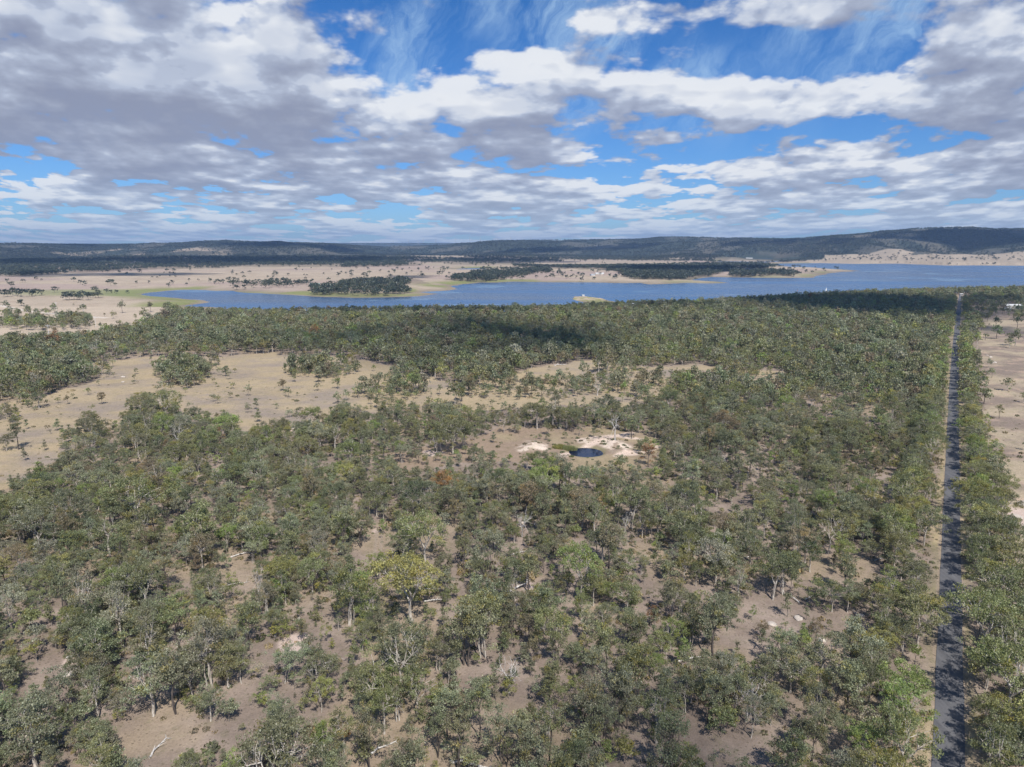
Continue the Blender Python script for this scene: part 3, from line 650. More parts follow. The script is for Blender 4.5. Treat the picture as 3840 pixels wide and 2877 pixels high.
def make_tree(seed, H, Rc, nclump, per, leaf, cr, fork=0.35, flat=0.42, stems=1, bare=0.0, top=0.0, thick=1.0, cone=0.0, sides=5, lod=0):
    """trunk and crown of one gum: a forking skeleton carrying separate leaf masses at its ends"""
    rng = np.random.default_rng(seed)
    V, F = [], []
    lean = rng.normal(0, 0.05, 2) * H
    zc = H * (1 - flat)
    clumps = []
    for i in range(nclump):
        a = i * 2.39996 + rng.uniform(-0.5, 0.5); q = math.sqrt((i + 0.5) / nclump) * rng.uniform(0.86, 1.12)
        rr = Rc * q * 0.88
        dome = math.sqrt(max(0.02, 1 - min(1, q * q * 0.96)))
        zz = zc + (H - zc - cr * 0.7) * dome * rng.uniform(0.55, 1.0) + rng.normal(0, 0.05) * H - (rng.random() < 0.28) * rng.uniform(0.08, 0.24) * H
        if cone: zz = H * (0.22 + 0.74 * rng.random() ** 0.9); rr = Rc * (1.05 - zz / H) * 1.15 * rng.uniform(0.45, 1.0)
        asy = 1 + 0.28 * math.cos(a - seed)
        clumps.append(np.array([rr * asy * math.cos(a) + lean[0] * zz / H, rr * asy * math.sin(a) + lean[1] * zz / H, min(zz, H - cr * 0.55)]))
    clumps = np.array(clumps)
    r0 = (0.0175 * H * thick) / math.sqrt(stems)
    for s in range(stems):
        mine = clumps[s::stems] if stems > 1 else clumps
        sa = math.tau * s / stems + seed
        base = np.array([math.cos(sa), math.sin(sa), 0]) * (0.0 if stems == 1 else 0.035 * H); base[2] = -0.3
        cen = mine.mean(0)
        fk = np.array([cen[0] * 0.35 + base[0], cen[1] * 0.35 + base[1], fork * H * rng.uniform(0.85, 1.15)])
        tube(V, F, bend(rng, base, fk, 5, 0.035), np.linspace(r0 * 1.35, r0 * 0.85, 5), sides)
        nl = max(1, int(round(math.sqrt(len(mine)) * 0.85)))
        ang = np.arctan2(mine[:, 1] - fk[1], mine[:, 0] - fk[0]); order = np.argsort(ang)
        for grp in np.array_split(order, nl):
            if not len(grp): continue
            g = mine[grp]; m = g.mean(0); node = fk + (m - fk) * 0.55; node[2] = fk[2] + (m[2] - fk[2]) * 0.62 - 0.02 * H
            tube(V, F, bend(rng, fk, node, 5 if lod == 0 else 3, 0.07), np.linspace(r0 * 0.62, r0 * 0.40, 5 if lod == 0 else 3), max(3, sides - 1))
            for c in g:
                e = c + np.array([0, 0, -cr * 0.15]); k = 4 if lod == 0 else 2
                p = bend(rng, node, e, k, 0.09); tube(V, F, p, np.linspace(r0 * 0.32, r0 * 0.09, k), 3)
                if lod == 0:
                    for _ in range(3 if bare < 0.5 else 5):
                        q = p[rng.integers(1, k)]; dirv = rng.normal(0, 1, 3); dirv[2] = abs(dirv[2]) * 0.8; dirv /= np.linalg.norm(dirv)
                        tube(V, F, [q, q + dirv * cr * rng.uniform(0.6, 1.2)], [r0 * 0.12, r0 * 0.035], 3)
    if bare >= 1.0: return np.array(V), F, None, None, None
    LV, LF, LT = [], [], []
    if bare: clumps = clumps[rng.random(len(clumps)) > bare * 0.5]
    for c in clumps:
        R_ = cr * rng.uniform(0.7, 1.25); n = int(per * (R_ / cr) ** 2 * (1 - bare * 0.5))
        d = rng.normal(0, 1, (n, 3)); d /= np.linalg.norm(d, axis=1)[:, None]
        rad = rng.random(n) ** 0.42
        sub = rng.normal(0, 0.55, (6, 3)) * R_ * np.array([1, 1, 0.5])     # little tufts inside the mass
        pos = d * rad[:, None] * R_ * np.array([0.62, 0.62, 0.42]) + sub[rng.integers(0, 6, n)] + c
        tone_c = rng.uniform(0.25, 0.75)
        # each spray a hanging kite
        sz = leaf * rng.uniform(0.6, 1.35, n)
        yaw = rng.uniform(0, math.tau, n); til = rng.normal(0.0, 0.75, n)
        ux = np.stack([np.cos(yaw), np.sin(yaw), np.zeros(n)], -1)
        nx = np.stack([-np.sin(yaw) * np.sin(til), np.cos(yaw) * np.sin(til), np.cos(til)], -1)
        b0 = len(LV)
        w = 0.42
        q = np.stack([pos - ux * sz[:, None] * w, pos - nx * sz[:, None] * 0.6, pos + ux * sz[:, None] * w, pos + nx * sz[:, None] * 0.5], 1)
        LV.extend(q.reshape(-1, 3)); LF.extend([(b0 + 4 * i, b0 + 4 * i + 1, b0 + 4 * i + 2, b0 + 4 * i + 3) for i in range(n)])
        tn = np.clip(tone_c + rng.normal(0, 0.16, n), 0, 1); wm = np.clip(rng.normal(0.25 if rng.random() > 0.12 else 0.8, 0.2, n), 0, 1)
        LT.extend(np.repeat(np.stack([tn, wm, np.zeros(n), np.ones(n)], -1), 4, 0))
    return np.array(V), F, np.array(LV), LF, np.array(LT)
def to_mesh(name, V, F, mat, tone=None):
    me = bpy.data.meshes.new(name); me.from_pydata([tuple(v) for v in V], [], F)
    if tone is not None:
        ca = me.color_attributes.new('tone', 'FLOAT_COLOR', 'POINT'); ca.data.foreach_set('color', np.asarray(tone, np.float32).ravel())
    me.materials.append(mat); me.update(); return me
def joined(name, V, F, LV, LF, LT, bark):
    nv = len(V); vs = np.concatenate([V, LV]); fs = list(F) + [tuple(i + nv for i in f) for f in LF]
    me = bpy.data.meshes.new(name); me.from_pydata([tuple(v) for v in vs], [], fs)
    ca = me.color_attributes.new('tone', 'FLOAT_COLOR', 'POINT')
    ca.data.foreach_set('color', np.concatenate([np.tile([0.5, 0, 0, 1], (nv, 1)), LT]).astype(np.float32).ravel())
    me.materials.append(bark); me.materials.append(LEAF)
    mi = np.zeros(len(fs), np.int32); mi[len(F):] = 1; me.polygons.foreach_set('material_index', mi); me.update(); return me
# kind -> list of shapes. nominal height in metres is the first number
SHAPES = {
    'gum': [dict(seed=s, H=15, Rc=rc, nclump=nc, per=185, leaf=0.285, cr=1.38, fork=fk, flat=fl, stems=st, bare=ba) for s, rc, nc, fk, fl, st, ba in
            ((11, 6.6, 34, 0.30, 0.52, 1, 0), (12, 5.2, 28, 0.40, 0.48, 1, 0), (13, 6.0, 30, 0.26, 0.60, 2, 0), (14, 4.4, 24, 0.42, 0.55, 1, 0.12), (15, 7.4, 36, 0.28, 0.45, 1, 0.1), (16, 5.4, 26, 0.34, 0.58, 3, 0.1))],
    'ironbark': [dict(seed=s, H=14, Rc=rc, nclump=nc, per=150, leaf=0.27, cr=1.2, fork=fk, flat=fl, stems=st, bare=ba, thick=0.8) for s, rc, nc, fk, fl, st, ba in
            ((31, 3.8, 24, 0.48, 0.50, 1, 0), (32, 4.4, 26, 0.40, 0.55, 2, 0.15), (33, 3.2, 20, 0.50, 0.48, 1, 0.2), (34, 4.8, 26, 0.38, 0.60, 3, 0.3), (35, 3.6, 22, 0.44, 0.62, 1, 0.05))],
    'sapling': [dict(seed=s, H=7, Rc=rc, nclump=nc, per=110, leaf=0.25, cr=0.85, fork=fk, flat=fl, stems=st, bare=ba, thick=0.7, cone=co) for s, rc, nc, fk, fl, st, ba, co in
            ((51, 2.2, 14, 0.30, 0.62, 1, 0, 0), (52, 1.7, 13, 0.30, 0.7, 1, 0, 1), (53, 2.7, 15, 0.22, 0.65, 3, 0.1, 0), (54, 1.4, 11, 0.3, 0.7, 1, 0, 1), (55, 2.0, 12, 0.4, 0.5, 1, 0.25, 0))],
    'dead': [dict(seed=s, H=13, Rc=rc, nclump=nc, per=0, leaf=0.3, cr=1.5, fork=fk, flat=0.6, stems=st, bare=1.0, thick=1.0) for s, rc, nc, fk, st in ((71, 4.6, 16, 0.35, 1), (72, 3.4, 12, 0.30, 2), (73, 5.0, 18, 0.22, 1))],
}
TREE = {}          # kind -> [(trunk mesh, crown mesh, nominal height)]
for kd, lst in SHAPES.items():
    TREE[kd] = []
    for p in lst:
        V, F, LV, LF, LT = make_tree(**p)
        bark = BARK[{'gum': 'pale', 'ironbark': 'dark', 'sapling': 'grey', 'dead': 'dead'}[kd]]
        t = to_mesh(kd + '_trunk', V, F, bark)
        TREE[kd].append((t, None if LV is None else to_mesh(kd + '_crown', LV, LF, LEAF, LT), p['H'], (V, F, LV, LF, LT, bark)))
# far copies of the same trees, with fewer and larger sprays
def far_mesh(name, seed, H, Rc, nclump, per, leaf, cr, bark, **k):
    V, F, LV, LF, LT = make_tree(seed, H, Rc, nclump, per, leaf, cr, sides=3, lod=1, **k)
    return joined(name, V, F, LV, LF, LT, bark)
STUFF_MESH = []
for kd in ('gum', 'ironbark', 'sapling'):
    for tr in TREE[kd]: STUFF_MESH.append((kd, 0, joined(kd + '_in_the_woodland', *tr[3]), tr[2]))
for s, kd, H, Rc, nc, bk in ((111, 'gum', 15, 6.2, 20, 'pale'), (112, 'gum', 15, 5.0, 18, 'pale'), (113, 'gum', 15, 4.6, 16, 'grey'), (131, 'ironbark', 14, 4.0, 15, 'dark'), (132, 'ironbark', 14, 3.4, 14, 'dark'), (133, 'ironbark', 14, 4.6, 15, 'grey')):
    STUFF_MESH.append((kd, 1, far_mesh(kd + '_at_a_distance', s, H, Rc, nc, 26, 0.95, 1.75, BARK[bk], fork=0.35, flat=0.5), H))
for s, H, Rc, nc in ((151, 7, 2.4, 8), (152, 7, 1.8, 7)):
    STUFF_MESH.append(('sapling', 1, far_mesh('sapling_at_a_distance', s, H, Rc, nc, 18, 0.6, 0.95, BARK['grey'], fork=0.3, flat=0.6), H))
for s, H, Rc, nc in ((171, 14, 6.0, 9), (172, 14, 4.8, 8), (173, 14, 5.5, 9)):
    STUFF_MESH.append(('gum', 2, far_mesh('tree_far_away', s, H, Rc, nc, 9, 2.3, 2.3, BARK['grey'], fork=0.3, flat=0.6), H))

# ------------------------------------------------------------------ colours of foliage (base colours)
TINTS = {'olive green': (0.162, 0.172, 0.082), 'grey green': (0.178, 0.188, 0.128), 'dull green': (0.132, 0.142, 0.086), 'bright green': (0.172, 0.222, 0.070), 'dark green': (0.092, 0.112, 0.062), 'yellow green': (0.225, 0.218, 0.075),
         'silvery green': (0.225, 0.232, 0.178), 'brownish': (0.185, 0.152, 0.105), 'rusty orange': (0.24, 0.13, 0.055)}
TINTS = {k_: tuple((v_[j] * 0.80 + (0.160, 0.170, 0.105)[j] * 0.20) * (1.36, 1.33, 1.24)[j] for j in range(3)) for k_, v_ in TINTS.items()}
TN = list(TINTS)
def pick_tint(rng, kind, y):
    if kind == 'gum': w = (30, 32, 22, 6, 6, 2.5, 5, 4, 0.1)
    elif kind == 'ironbark': w = (12, 36, 26, 1, 8, 1, 12, 8, 0.1)
    else: w = (24, 30, 20, 7, 6, 3, 10, 4, 0.1)
    w = np.array(w) / sum(w); return TN[rng.choice(len(TN), p=w)]

# ------------------------------------------------------------------ where the trees stand
rng = np.random.default_rng(2024)
# trees picked out one by one: base px, py in a 2212 px wide copy of the photograph, height m, kind, shape, colour
HAND = [(85, 883, 12, 'gum', 0, 'dark green'), (47, 872, 12, 'gum', 1, 'grey green'), (197, 950, 15, 'gum', 2, 'dull green'), (357, 907, 18, 'gum', 4, 'olive green'), (305, 897, 15, 'gum', 0, 'olive green'), (420, 923, 14, 'gum', 1, 'grey green'), (480, 952, 17, 'gum', 2, 'bright green'),
    (297, 985, 18, 'gum', 5, 'olive green'), (387, 972, 15, 'dead', 0, None), (457, 985, 16, 'gum', 1, 'olive green'), (667, 925, 14, 'gum', 2, 'bright green'), (645, 920, 11, 'gum', 3, 'grey green'), (450, 810, 11, 'gum', 0, 'olive green'), (393, 830, 16, 'gum', 4, 'dull green'), (420, 835, 14, 'gum', 5, 'dull green'), (405, 842, 12, 'gum', 2, 'dark green'),
    (375, 825, 13, 'gum', 0, 'olive green'), (497, 820, 8, 'sapling', 1, 'grey green'), (623, 860, 8, 'sapling', 3, 'dark green'), (554, 886, 8, 'sapling', 3, 'dull green'), (557, 912, 8, 'sapling', 1, 'dull green'), (57, 929, 6, 'sapling', 3, 'dark green'), (288, 830, 4, 'sapling', 0, 'dull green'), (339, 847, 5, 'sapling', 1, 'dull green'), (467, 837, 4, 'sapling', 3, 'olive green'),
    (730, 873, 9, 'sapling', 1, 'grey green'), (328, 765, 16, 'dead', 2, None), (383, 758, 15, 'dead', 1, None), (252, 770, 15, 'dead', 0, None), (209, 775, 18, 'dead', 2, None), (857, 835, 12, 'gum', 0, 'dull green'), (895, 822, 12, 'gum', 1, 'grey green'), (940, 815, 16, 'gum', 4, 'dull green'), (984, 875, 16, 'gum', 1, 'dull green'),
    (1030, 828, 13, 'gum', 2, 'dark green'), (1090, 817, 14, 'gum', 2, 'dark green'), (1060, 822, 13, 'ironbark', 0, 'dark green'), (1234, 828, 8, 'sapling', 0, 'dull green'), (1254, 828, 8, 'sapling', 2, 'dull green'), (1197, 832, 9, 'sapling', 0, 'dark green'), (950, 853, 8, 'sapling', 1, 'dull green'), (1104, 855, 9, 'sapling', 1, 'dull green'), (815, 880, 9, 'sapling', 1, 'dark green'), (802, 874, 7, 'sapling', 1, 'dull green'),
    (775, 860, 11, 'sapling', 0, 'dull green'), (952, 973, 17, 'gum', 3, 'olive green'), (979, 979, 21, 'gum', 0, 'olive green'), (1000, 968, 17, 'gum', 5, 'dark green'), (1160, 925, 18, 'gum', 1, 'olive green'), (1194, 922, 19, 'gum', 3, 'grey green'), (1237, 932, 14, 'ironbark', 1, 'dark green'), (1184, 938, 8, 'sapling', 0, 'dull green'), (1329, 955, 18, 'dead', 0, None), (1365, 948, 13, 'ironbark', 0, 'grey green'), (1310, 905, 15, 'gum', 4, 'dark green'),
    (1440, 880, 15, 'gum', 0, 'olive green'), (1290, 855, 12, 'dead', 2, None), (1400, 1008, 13, 'ironbark', 4, 'rusty orange'), (891, 1352, 21, 'gum', 4, 'yellow green'), (1007, 1440, 19, 'ironbark', 1, 'grey green'), (1128, 1160, 12, 'dead', 2, None), (1140, 1280, 14, 'ironbark', 0, 'dull green'), (1256, 1140, 15, 'gum', 4, 'brownish'), (1179, 1078, 16, 'gum', 0, 'bright green'), (1150, 1065, 13, 'gum', 2, 'bright green'), (1300, 1218, 14, 'gum', 1, 'dull green'),
    (434, 1200, 20, 'gum', 1, 'olive green'), (300, 1155, 22, 'gum', 4, 'olive green'), (238, 1200, 17, 'gum', 3, 'olive green'), (315, 1185, 16, 'gum', 5, 'olive green'), (217, 1455, 15, 'gum', 1, 'dull green'), (618, 1475, 11, 'gum', 2, 'grey green'), (537, 1403, 14, 'ironbark', 1, 'olive green'), (331, 1545, 16, 'gum', 3, 'grey green'), (455, 1557, 9, 'gum', 1, 'grey green'), (79, 1657, 17, 'gum', 1, 'grey green'),
    (1982, 1398, 16, 'gum', 0, 'olive green'), (1996, 1180, 15, 'gum', 4, 'olive green'), (2119, 1177, 16, 'gum', 0, 'olive green'), (1842, 1128, 12, 'gum', 3, 'grey green'), (1668, 1293, 16, 'gum', 2, 'dark green'), (1690, 1282, 14, 'gum', 5, 'dull green'), (1823, 1278, 12, 'ironbark', 0, 'dull green'), (1540, 1420, 18, 'ironbark', 0, 'grey green'), (1773, 1477, 14, 'gum', 3, 'grey green'), (1683, 1447, 12, 'ironbark', 1, 'grey green'), (1806, 1545, 12, 'ironbark', 2, 'grey green'), (1828, 1545, 14, 'ironbark', 0, 'grey green'), (1913, 1437, 9, 'ironbark', 2, 'grey green'),
    (2127, 1420, 18, 'gum', 4, 'olive green'), (2172, 1466, 16, 'gum', 3, 'olive green'), (2150, 1330, 17, 'gum', 0, 'olive green'), (2175, 1560, 18, 'gum', 4, 'olive green'), (2190, 1640, 15, 'gum', 1, 'yellow green'), (2180, 1260, 16, 'gum', 2, 'olive green'), (1400, 1108, 13, 'gum', 4, 'brownish'), (960, 1080, 14, 'gum', 5, 'rusty orange'), (930, 1070, 13, 'gum', 3, 'brownish'), (1480, 1190, 15, 'gum', 0, 'dull green'), (880, 1190, 10, 'gum', 1, 'bright green'), (1620, 1225, 13, 'gum', 1, 'dull green'), (780, 1180, 15, 'ironbark', 1, 'grey green'), (640, 1010, 14, 'gum', 5, 'olive green'), (725, 978, 17, 'gum', 3, 'olive green'), (15, 975, 9, 'gum', 0, 'dull green'),
    (2152, 733, 17, 'ironbark', 0, 'dark green'), (2192, 748, 17, 'gum', 0, 'dark green'), (2180, 752, 11, 'gum', 1, 'dark green'), (2128, 735, 9, 'sapling', 0, 'dark green'), (2095, 705, 17, 'gum', 2, 'dark green'), (2100, 690, 17, 'gum', 2, 'dark green'), (2150, 708, 14, 'ironbark', 1, 'dark green'), (2104, 738, 12, 'gum', 1, 'dull green'), (2197, 708, 15, 'ironbark', 1, 'dark green'), (2132, 695, 14, 'ironbark', 3, 'dark green'), (2121, 693, 12, 'ironbark', 2, 'dark green'),
    (1165, 1022, 9, 'gum', 2, 'bright green'), (1192, 1028, 10, 'gum', 0, 'bright green'), (1222, 1034, 8, 'gum', 2, 'bright green'), (1140, 1014, 9, 'gum', 5, 'olive green'), (1176, 1006, 8, 'gum', 1, 'dull green'), (1212, 1014, 7, 'gum', 2, 'dull green'), (1262, 1034, 6, 'sapling', 0, 'olive green'), (1300, 1026, 5, 'sapling', 2, 'dull green'), (1335, 1022, 7, 'sapling', 0, 'olive green'), (1196, 996, 6, 'sapling', 2, 'dull green'), (1160, 995, 6, 'sapling', 0, 'dull green'),
    (14, 670, 15, 'gum', 0, 'dark green'), (45, 662, 10, 'gum', 1, 'dull green'), (118, 678, 15, 'gum', 2, 'dark green'), (180, 678, 15, 'gum', 1, 'dark green')]
T = []      # x, y, height, kind, shape, tint, width factor, hand
for px, py, H, kd, sh, tn in HAND:
    x, y = gpt(px * K, py * K); T.append((x, y, H, kd, sh, tn, 1.0, True))
hx = np.array([t[0] for t in T]); hy = np.array([t[1] for t in T]); hr = np.array([SHAPES[t[3]][t[4]]['Rc'] * t[2] / SHAPES[t[3]][t[4]]['H'] for t in T])
# rows beside the road
def along(d0):
    out = []; acc = 0.0
    for i in range(len(ROAD) - 1):
        (x0, y0), (x1, y1) = ROAD[i], ROAD[i + 1]; L = math.hypot(x1 - x0, y1 - y0); s = acc
        while s < L: out.append((x0 + (x1 - x0) * s / L, y0 + (y1 - y0) * s / L, (y1 - y0) / L, -(x1 - x0) / L)); s += d0
        acc = s - L
    return out
for side, offs, step, p in ((1, 7.4, 6.2, 0.95), (1, 14.5, 9.0, 0.85), (1, 20.0, 12.0, 0.45), (-1, 8.8, 8.0, 0.78), (-1, 14.5, 8.0, 0.8)):
    for (x, y, nx, ny) in along(step):
        if y < 70 or y > 1250 or rng.random() > p: continue
        px, py, _ = to_px(x, y); py /= K
        if side == 1 and (655 < py < 735) and rng.random() < 0.8: continue
        if side == 1 and offs > 12 and 735 < py < 1000: continue
        if side == 1 and offs > 18 and py < 1150: continue
        if side == -1 and offs < 10 and 1480 < py < 1530: continue
        x = x + nx * side * (offs + rng.uniform(-1.2, 2.0)); y = y + ny * side * offs + rng.uniform(-2.5, 2.5)
        if ((hx - x) ** 2 + (hy - y) ** 2 < (0.55 * hr + 2.0) ** 2).any(): continue
        sh = int(rng.integers(0, 6)); H = rng.uniform(10, 16.5)
        T.append((x, y, H, 'gum', sh, TN[rng.choice([0, 0, 0, 2, 3, 1, 5])], rng.uniform(0.8, 1.0), False))
# the woodland: jittered places, thinned to the cover the photograph shows
def scatter(cell, y0, y1, seed, xl=-0.95, xr=0.92):
    rg = np.random.default_rng(seed); out = []
    ys = np.arange(y0, y1, cell)
    X, Y = [], []
    for yy in ys:
        xs = np.arange(xl * yy - 30, xr * yy + 30, cell); X.append(xs); Y.append(np.full(len(xs), yy))
    X = np.concatenate(X); Y = np.concatenate(Y)
    X = X + rg.uniform(-0.5, 0.5, len(X)) * cell; Y = Y + rg.uniform(-0.5, 0.5, len(Y)) * cell
    return X, Y, rg
def free(x, y, c, k=0.62, add=1.2):
    ok = np.ones(len(x), bool)
    for a, b, r_ in zip(hx, hy, hr): ok &= (x - a) ** 2 + (y - b) ** 2 > (k * r_ + add) ** 2
    return ok
def rule(x, y, cf, margin):
    sd = lake_sd(x, y); rd = seg_dist(ROAD, x, y, False); dp = np.hypot(x - POND[0], y - POND[1])
    ok = (sd > 6) & (rd > margin) & (dp > POND_R + 3.5) & ~((dp < 42) & (margin > 10)) & ~((dp < 24) & (x > POND[0] - 9) & (y < POND[1]))
    px, py, _ = to_px(x, y)
    past = (y > 1150) & (py < np.interp(px, [0, 500, 900, 1280, 2150, 2560, 3100, 3600, 3840], [1200, 1140, 1150, 1165, 1150, 1135, 1105, 1090, 1085]))
    return ok & ~past
X, Y, rg = scatter(5.8, 78, 1560, 7)
c = cover(X, Y); thin = 1 - 0.25 * sstep(500, 1000, Y)
m = (rg.random(len(X)) < c * 0.76 * thin) & rule(X, Y, c, 15.0) & free(X, Y, c)
for x, y, cc in zip(X[m], Y[m], c[m]):
    patch = fbm(np.array([x / 60.0]), np.array([y / 60.0]), 2, 90)[0] + rg.normal(0, 0.12)
    kd = 'ironbark' if patch > 0.52 else 'gum'
    H = rg.uniform(15, 20) if rg.random() < 0.05 else float(np.clip(rg.normal(10.0, 2.9) if kd == 'gum' else rg.normal(11.0, 2.7), 5.5, 18)) * (0.72 + 0.36 * min(1, cc))
    T.append((x, y, H, kd, int(rg.integers(0, 6 if kd == 'gum' else 5)), pick_tint(rg, kd, y), rg.uniform(0.68, 1.04), False))
X, Y, rg = scatter(4.6, 78, 620, 8)
c = cover(X, Y, False)
m = (rg.random(len(X)) < np.where(c > 0.07, 0.24 + 0.70 * np.clip(c, 0, 1), c * 0.9)) & rule(X, Y, c, 6.5) & free(X, Y, c, 0.3, 0.6)
for x, y, cc in zip(X[m], Y[m], c[m]):
    T.append((x, y, float(np.clip(rg.normal(5.0, 1.8), 1.8, 9)), 'sapling', int(rg.integers(0, 5)), pick_tint(rg, 'sapling', y), rg.uniform(0.8, 1.2), False))
# some standing dead wood in it
for px, py in ((150, 1130), (620, 1120), (560, 1300), (250, 1290), (760, 1060), (905, 1110), (1010, 1200), (1470, 1330), (1720, 1210), (1560, 1010), (1950, 770), (1830, 800), (1185, 1600), (1420, 1560), (1610, 1560), (860, 1560), (60, 1230), (1980, 790), (1350, 1150), (700, 1240), (1100, 1500), (470, 1060), (1220, 1060), (1700, 900), (1600, 950), (1130, 720), (700, 730)):
    x, y = gpt(px * K, py * K); T.append((x, y, rng.uniform(8, 13), 'dead', int(rng.integers(0, 3)), None, rng.uniform(0.8, 1.1), False))

tx = np.array([t[0] for t in T]); ty = np.array([t[1] for t in T]); tz = height(tx, ty)
tH = np.array([t[2] for t in T]); tkind = np.array([t[3] for t in T])
ppx, ppy, dep = to_px(tx, ty, tz); cpx, cpy, _ = to_px(tx, ty, tz + tH * 0.6)
size = tH * F_PX / dep
# the line of treetops against the lake
_l = np.interp(ppx, [0, 560, 640, 900, 1280, 2000, 2150, 2560, 2900, 3100, 3300, 3840], [900, 900, 1146, 1156, 1147, 1140, 1136, 1120, 1104, 1091, 1084, 1070]) - rng.uniform(0, 9, len(T))
_top = to_px(tx, ty, tz + tH)[1]
keep = (_top > _l) | (ty < 600) | np.array([t[7] for t in T])
T = [t for t, k_ in zip(T, keep) if k_]
tx, ty, tz, tH, tkind, ppx, ppy, dep, cpx, cpy, size = (a[keep] for a in (tx, ty, tz, tH, tkind, ppx, ppy, dep, cpx, cpy, tH * F_PX / dep))
inframe = (cpx > -20) & (cpx < 3860) & (cpy < 2890) & (ty > 60)
single = np.zeros(len(T), bool)
for kd, lim in (('gum', 300), ('ironbark', 300), ('sapling', 300), ('dead', 100)):
    idx = np.where((tkind == kd) & inframe)[0]; idx = idx[np.argsort(-size[idx])][:lim]; single[idx] = True
print('trees', len(T), 'single', single.sum())

# ------------------------------------------------------------------ single trees
def crown_empty(name, x, y, z, rz, s, sx):
    o = bpy.data.objects.new(name, None); o.empty_display_size = 0.5; COL.objects.link(o)
    o.location = (x, y, z); o.rotation_euler = (0, 0, rz); o.scale = (s * sx, s * sx, s); return o
KN = {'gum': ('gum_tree', 'gum tree', 'gum trees of the woodland'), 'ironbark': ('ironbark_tree', 'ironbark', 'dark trunked ironbarks of the woodland'), 'sapling': ('sapling', 'sapling', 'young trees between the gums'), 'dead': ('dead_tree', 'dead tree', 'dead trees in the woodland')}
WORDS = {'gum': ['broad', 'round', 'twin stemmed', 'slender', 'spreading', 'many stemmed'], 'ironbark': ['narrow', 'forked', 'sparse', 'thin crowned', 'upright'], 'sapling': ['round', 'cone shaped', 'bushy', 'narrow', 'thin'], 'dead': ['forked', 'twin stemmed', 'crooked']}
used = {}
ONES = 'zero one two three four five six seven eight nine ten eleven twelve thirteen fourteen fifteen sixteen seventeen eighteen nineteen'.split()
TENS = ' ten twenty thirty forty fifty sixty seventy eighty ninety'.split(' ')
def spell(n):
    n = int(min(99, max(0, round(n))))
    return ONES[n] if n < 20 else (TENS[n // 10] + (' ' + ONES[n % 10] if n % 10 else ''))
def place_label(look, noun, px, py, H, seen=None):
    """a label by look and by place in the photograph, never the same twice"""
    where = f"{spell(px / 38.40)} percent across, {spell(100 - py / 28.77)} percent up the photo"
    for pre in ('', 'cmp', 'leafier', 'more open', 'other'):
        if pre == 'cmp':
            o = used.get(f"{' '.join(look)} {noun}, {where}") or H
            pre = 'taller' if H > o else 'shorter'
        words = [pre] if pre else []
        words = words + list(look)
        def full(): return f"{' '.join(w for w in words if w)} {noun}, {where}"
        while len(full().replace(',', '').split()) > 16 and len(words) > 1: words.pop(1 if pre else 0)
        if full() not in used: break
    used[full()] = H; return full()
def label_for(i):
    kd, sh, tn, H = T[i][3], T[i][4], T[i][5], T[i][2]
    size_w = 'tall' if H > 14.5 else ('low' if H < 8.5 and kd != 'sapling' else ('tiny' if H < 4 else ''))
    look = [w for w in (size_w, WORDS[kd][sh], tn or 'bare white') if w]
    return place_label(look, {'gum': 'gum', 'ironbark': 'ironbark', 'sapling': 'sapling', 'dead': 'dead tree'}[kd], cpx[i], cpy[i], H)
for i in np.where(single)[0]:
    x, y, H, kd, sh, tn, wf, hand = T[i]
    tm, cm, H0, _ = TREE[kd][sh]
    nm, cat, grp = KN[kd]
    o = crown_empty(nm, x, y, float(tz[i]) - 0.05, rng.uniform(0, math.tau), H / H0, wf)
    tag(o, label_for(i), cat, grp)
    t = bpy.data.objects.new('trunk', tm); COL.objects.link(t); t.parent = o
    if cm is not None:
        c_ = bpy.data.objects.new('crown', cm); COL.objects.link(c_); c_.parent = o
        v = rng.uniform(0.85, 1.18); c_['tint'] = [float(q * v * rng.uniform(0.94, 1.06)) for q in TINTS[tn]]

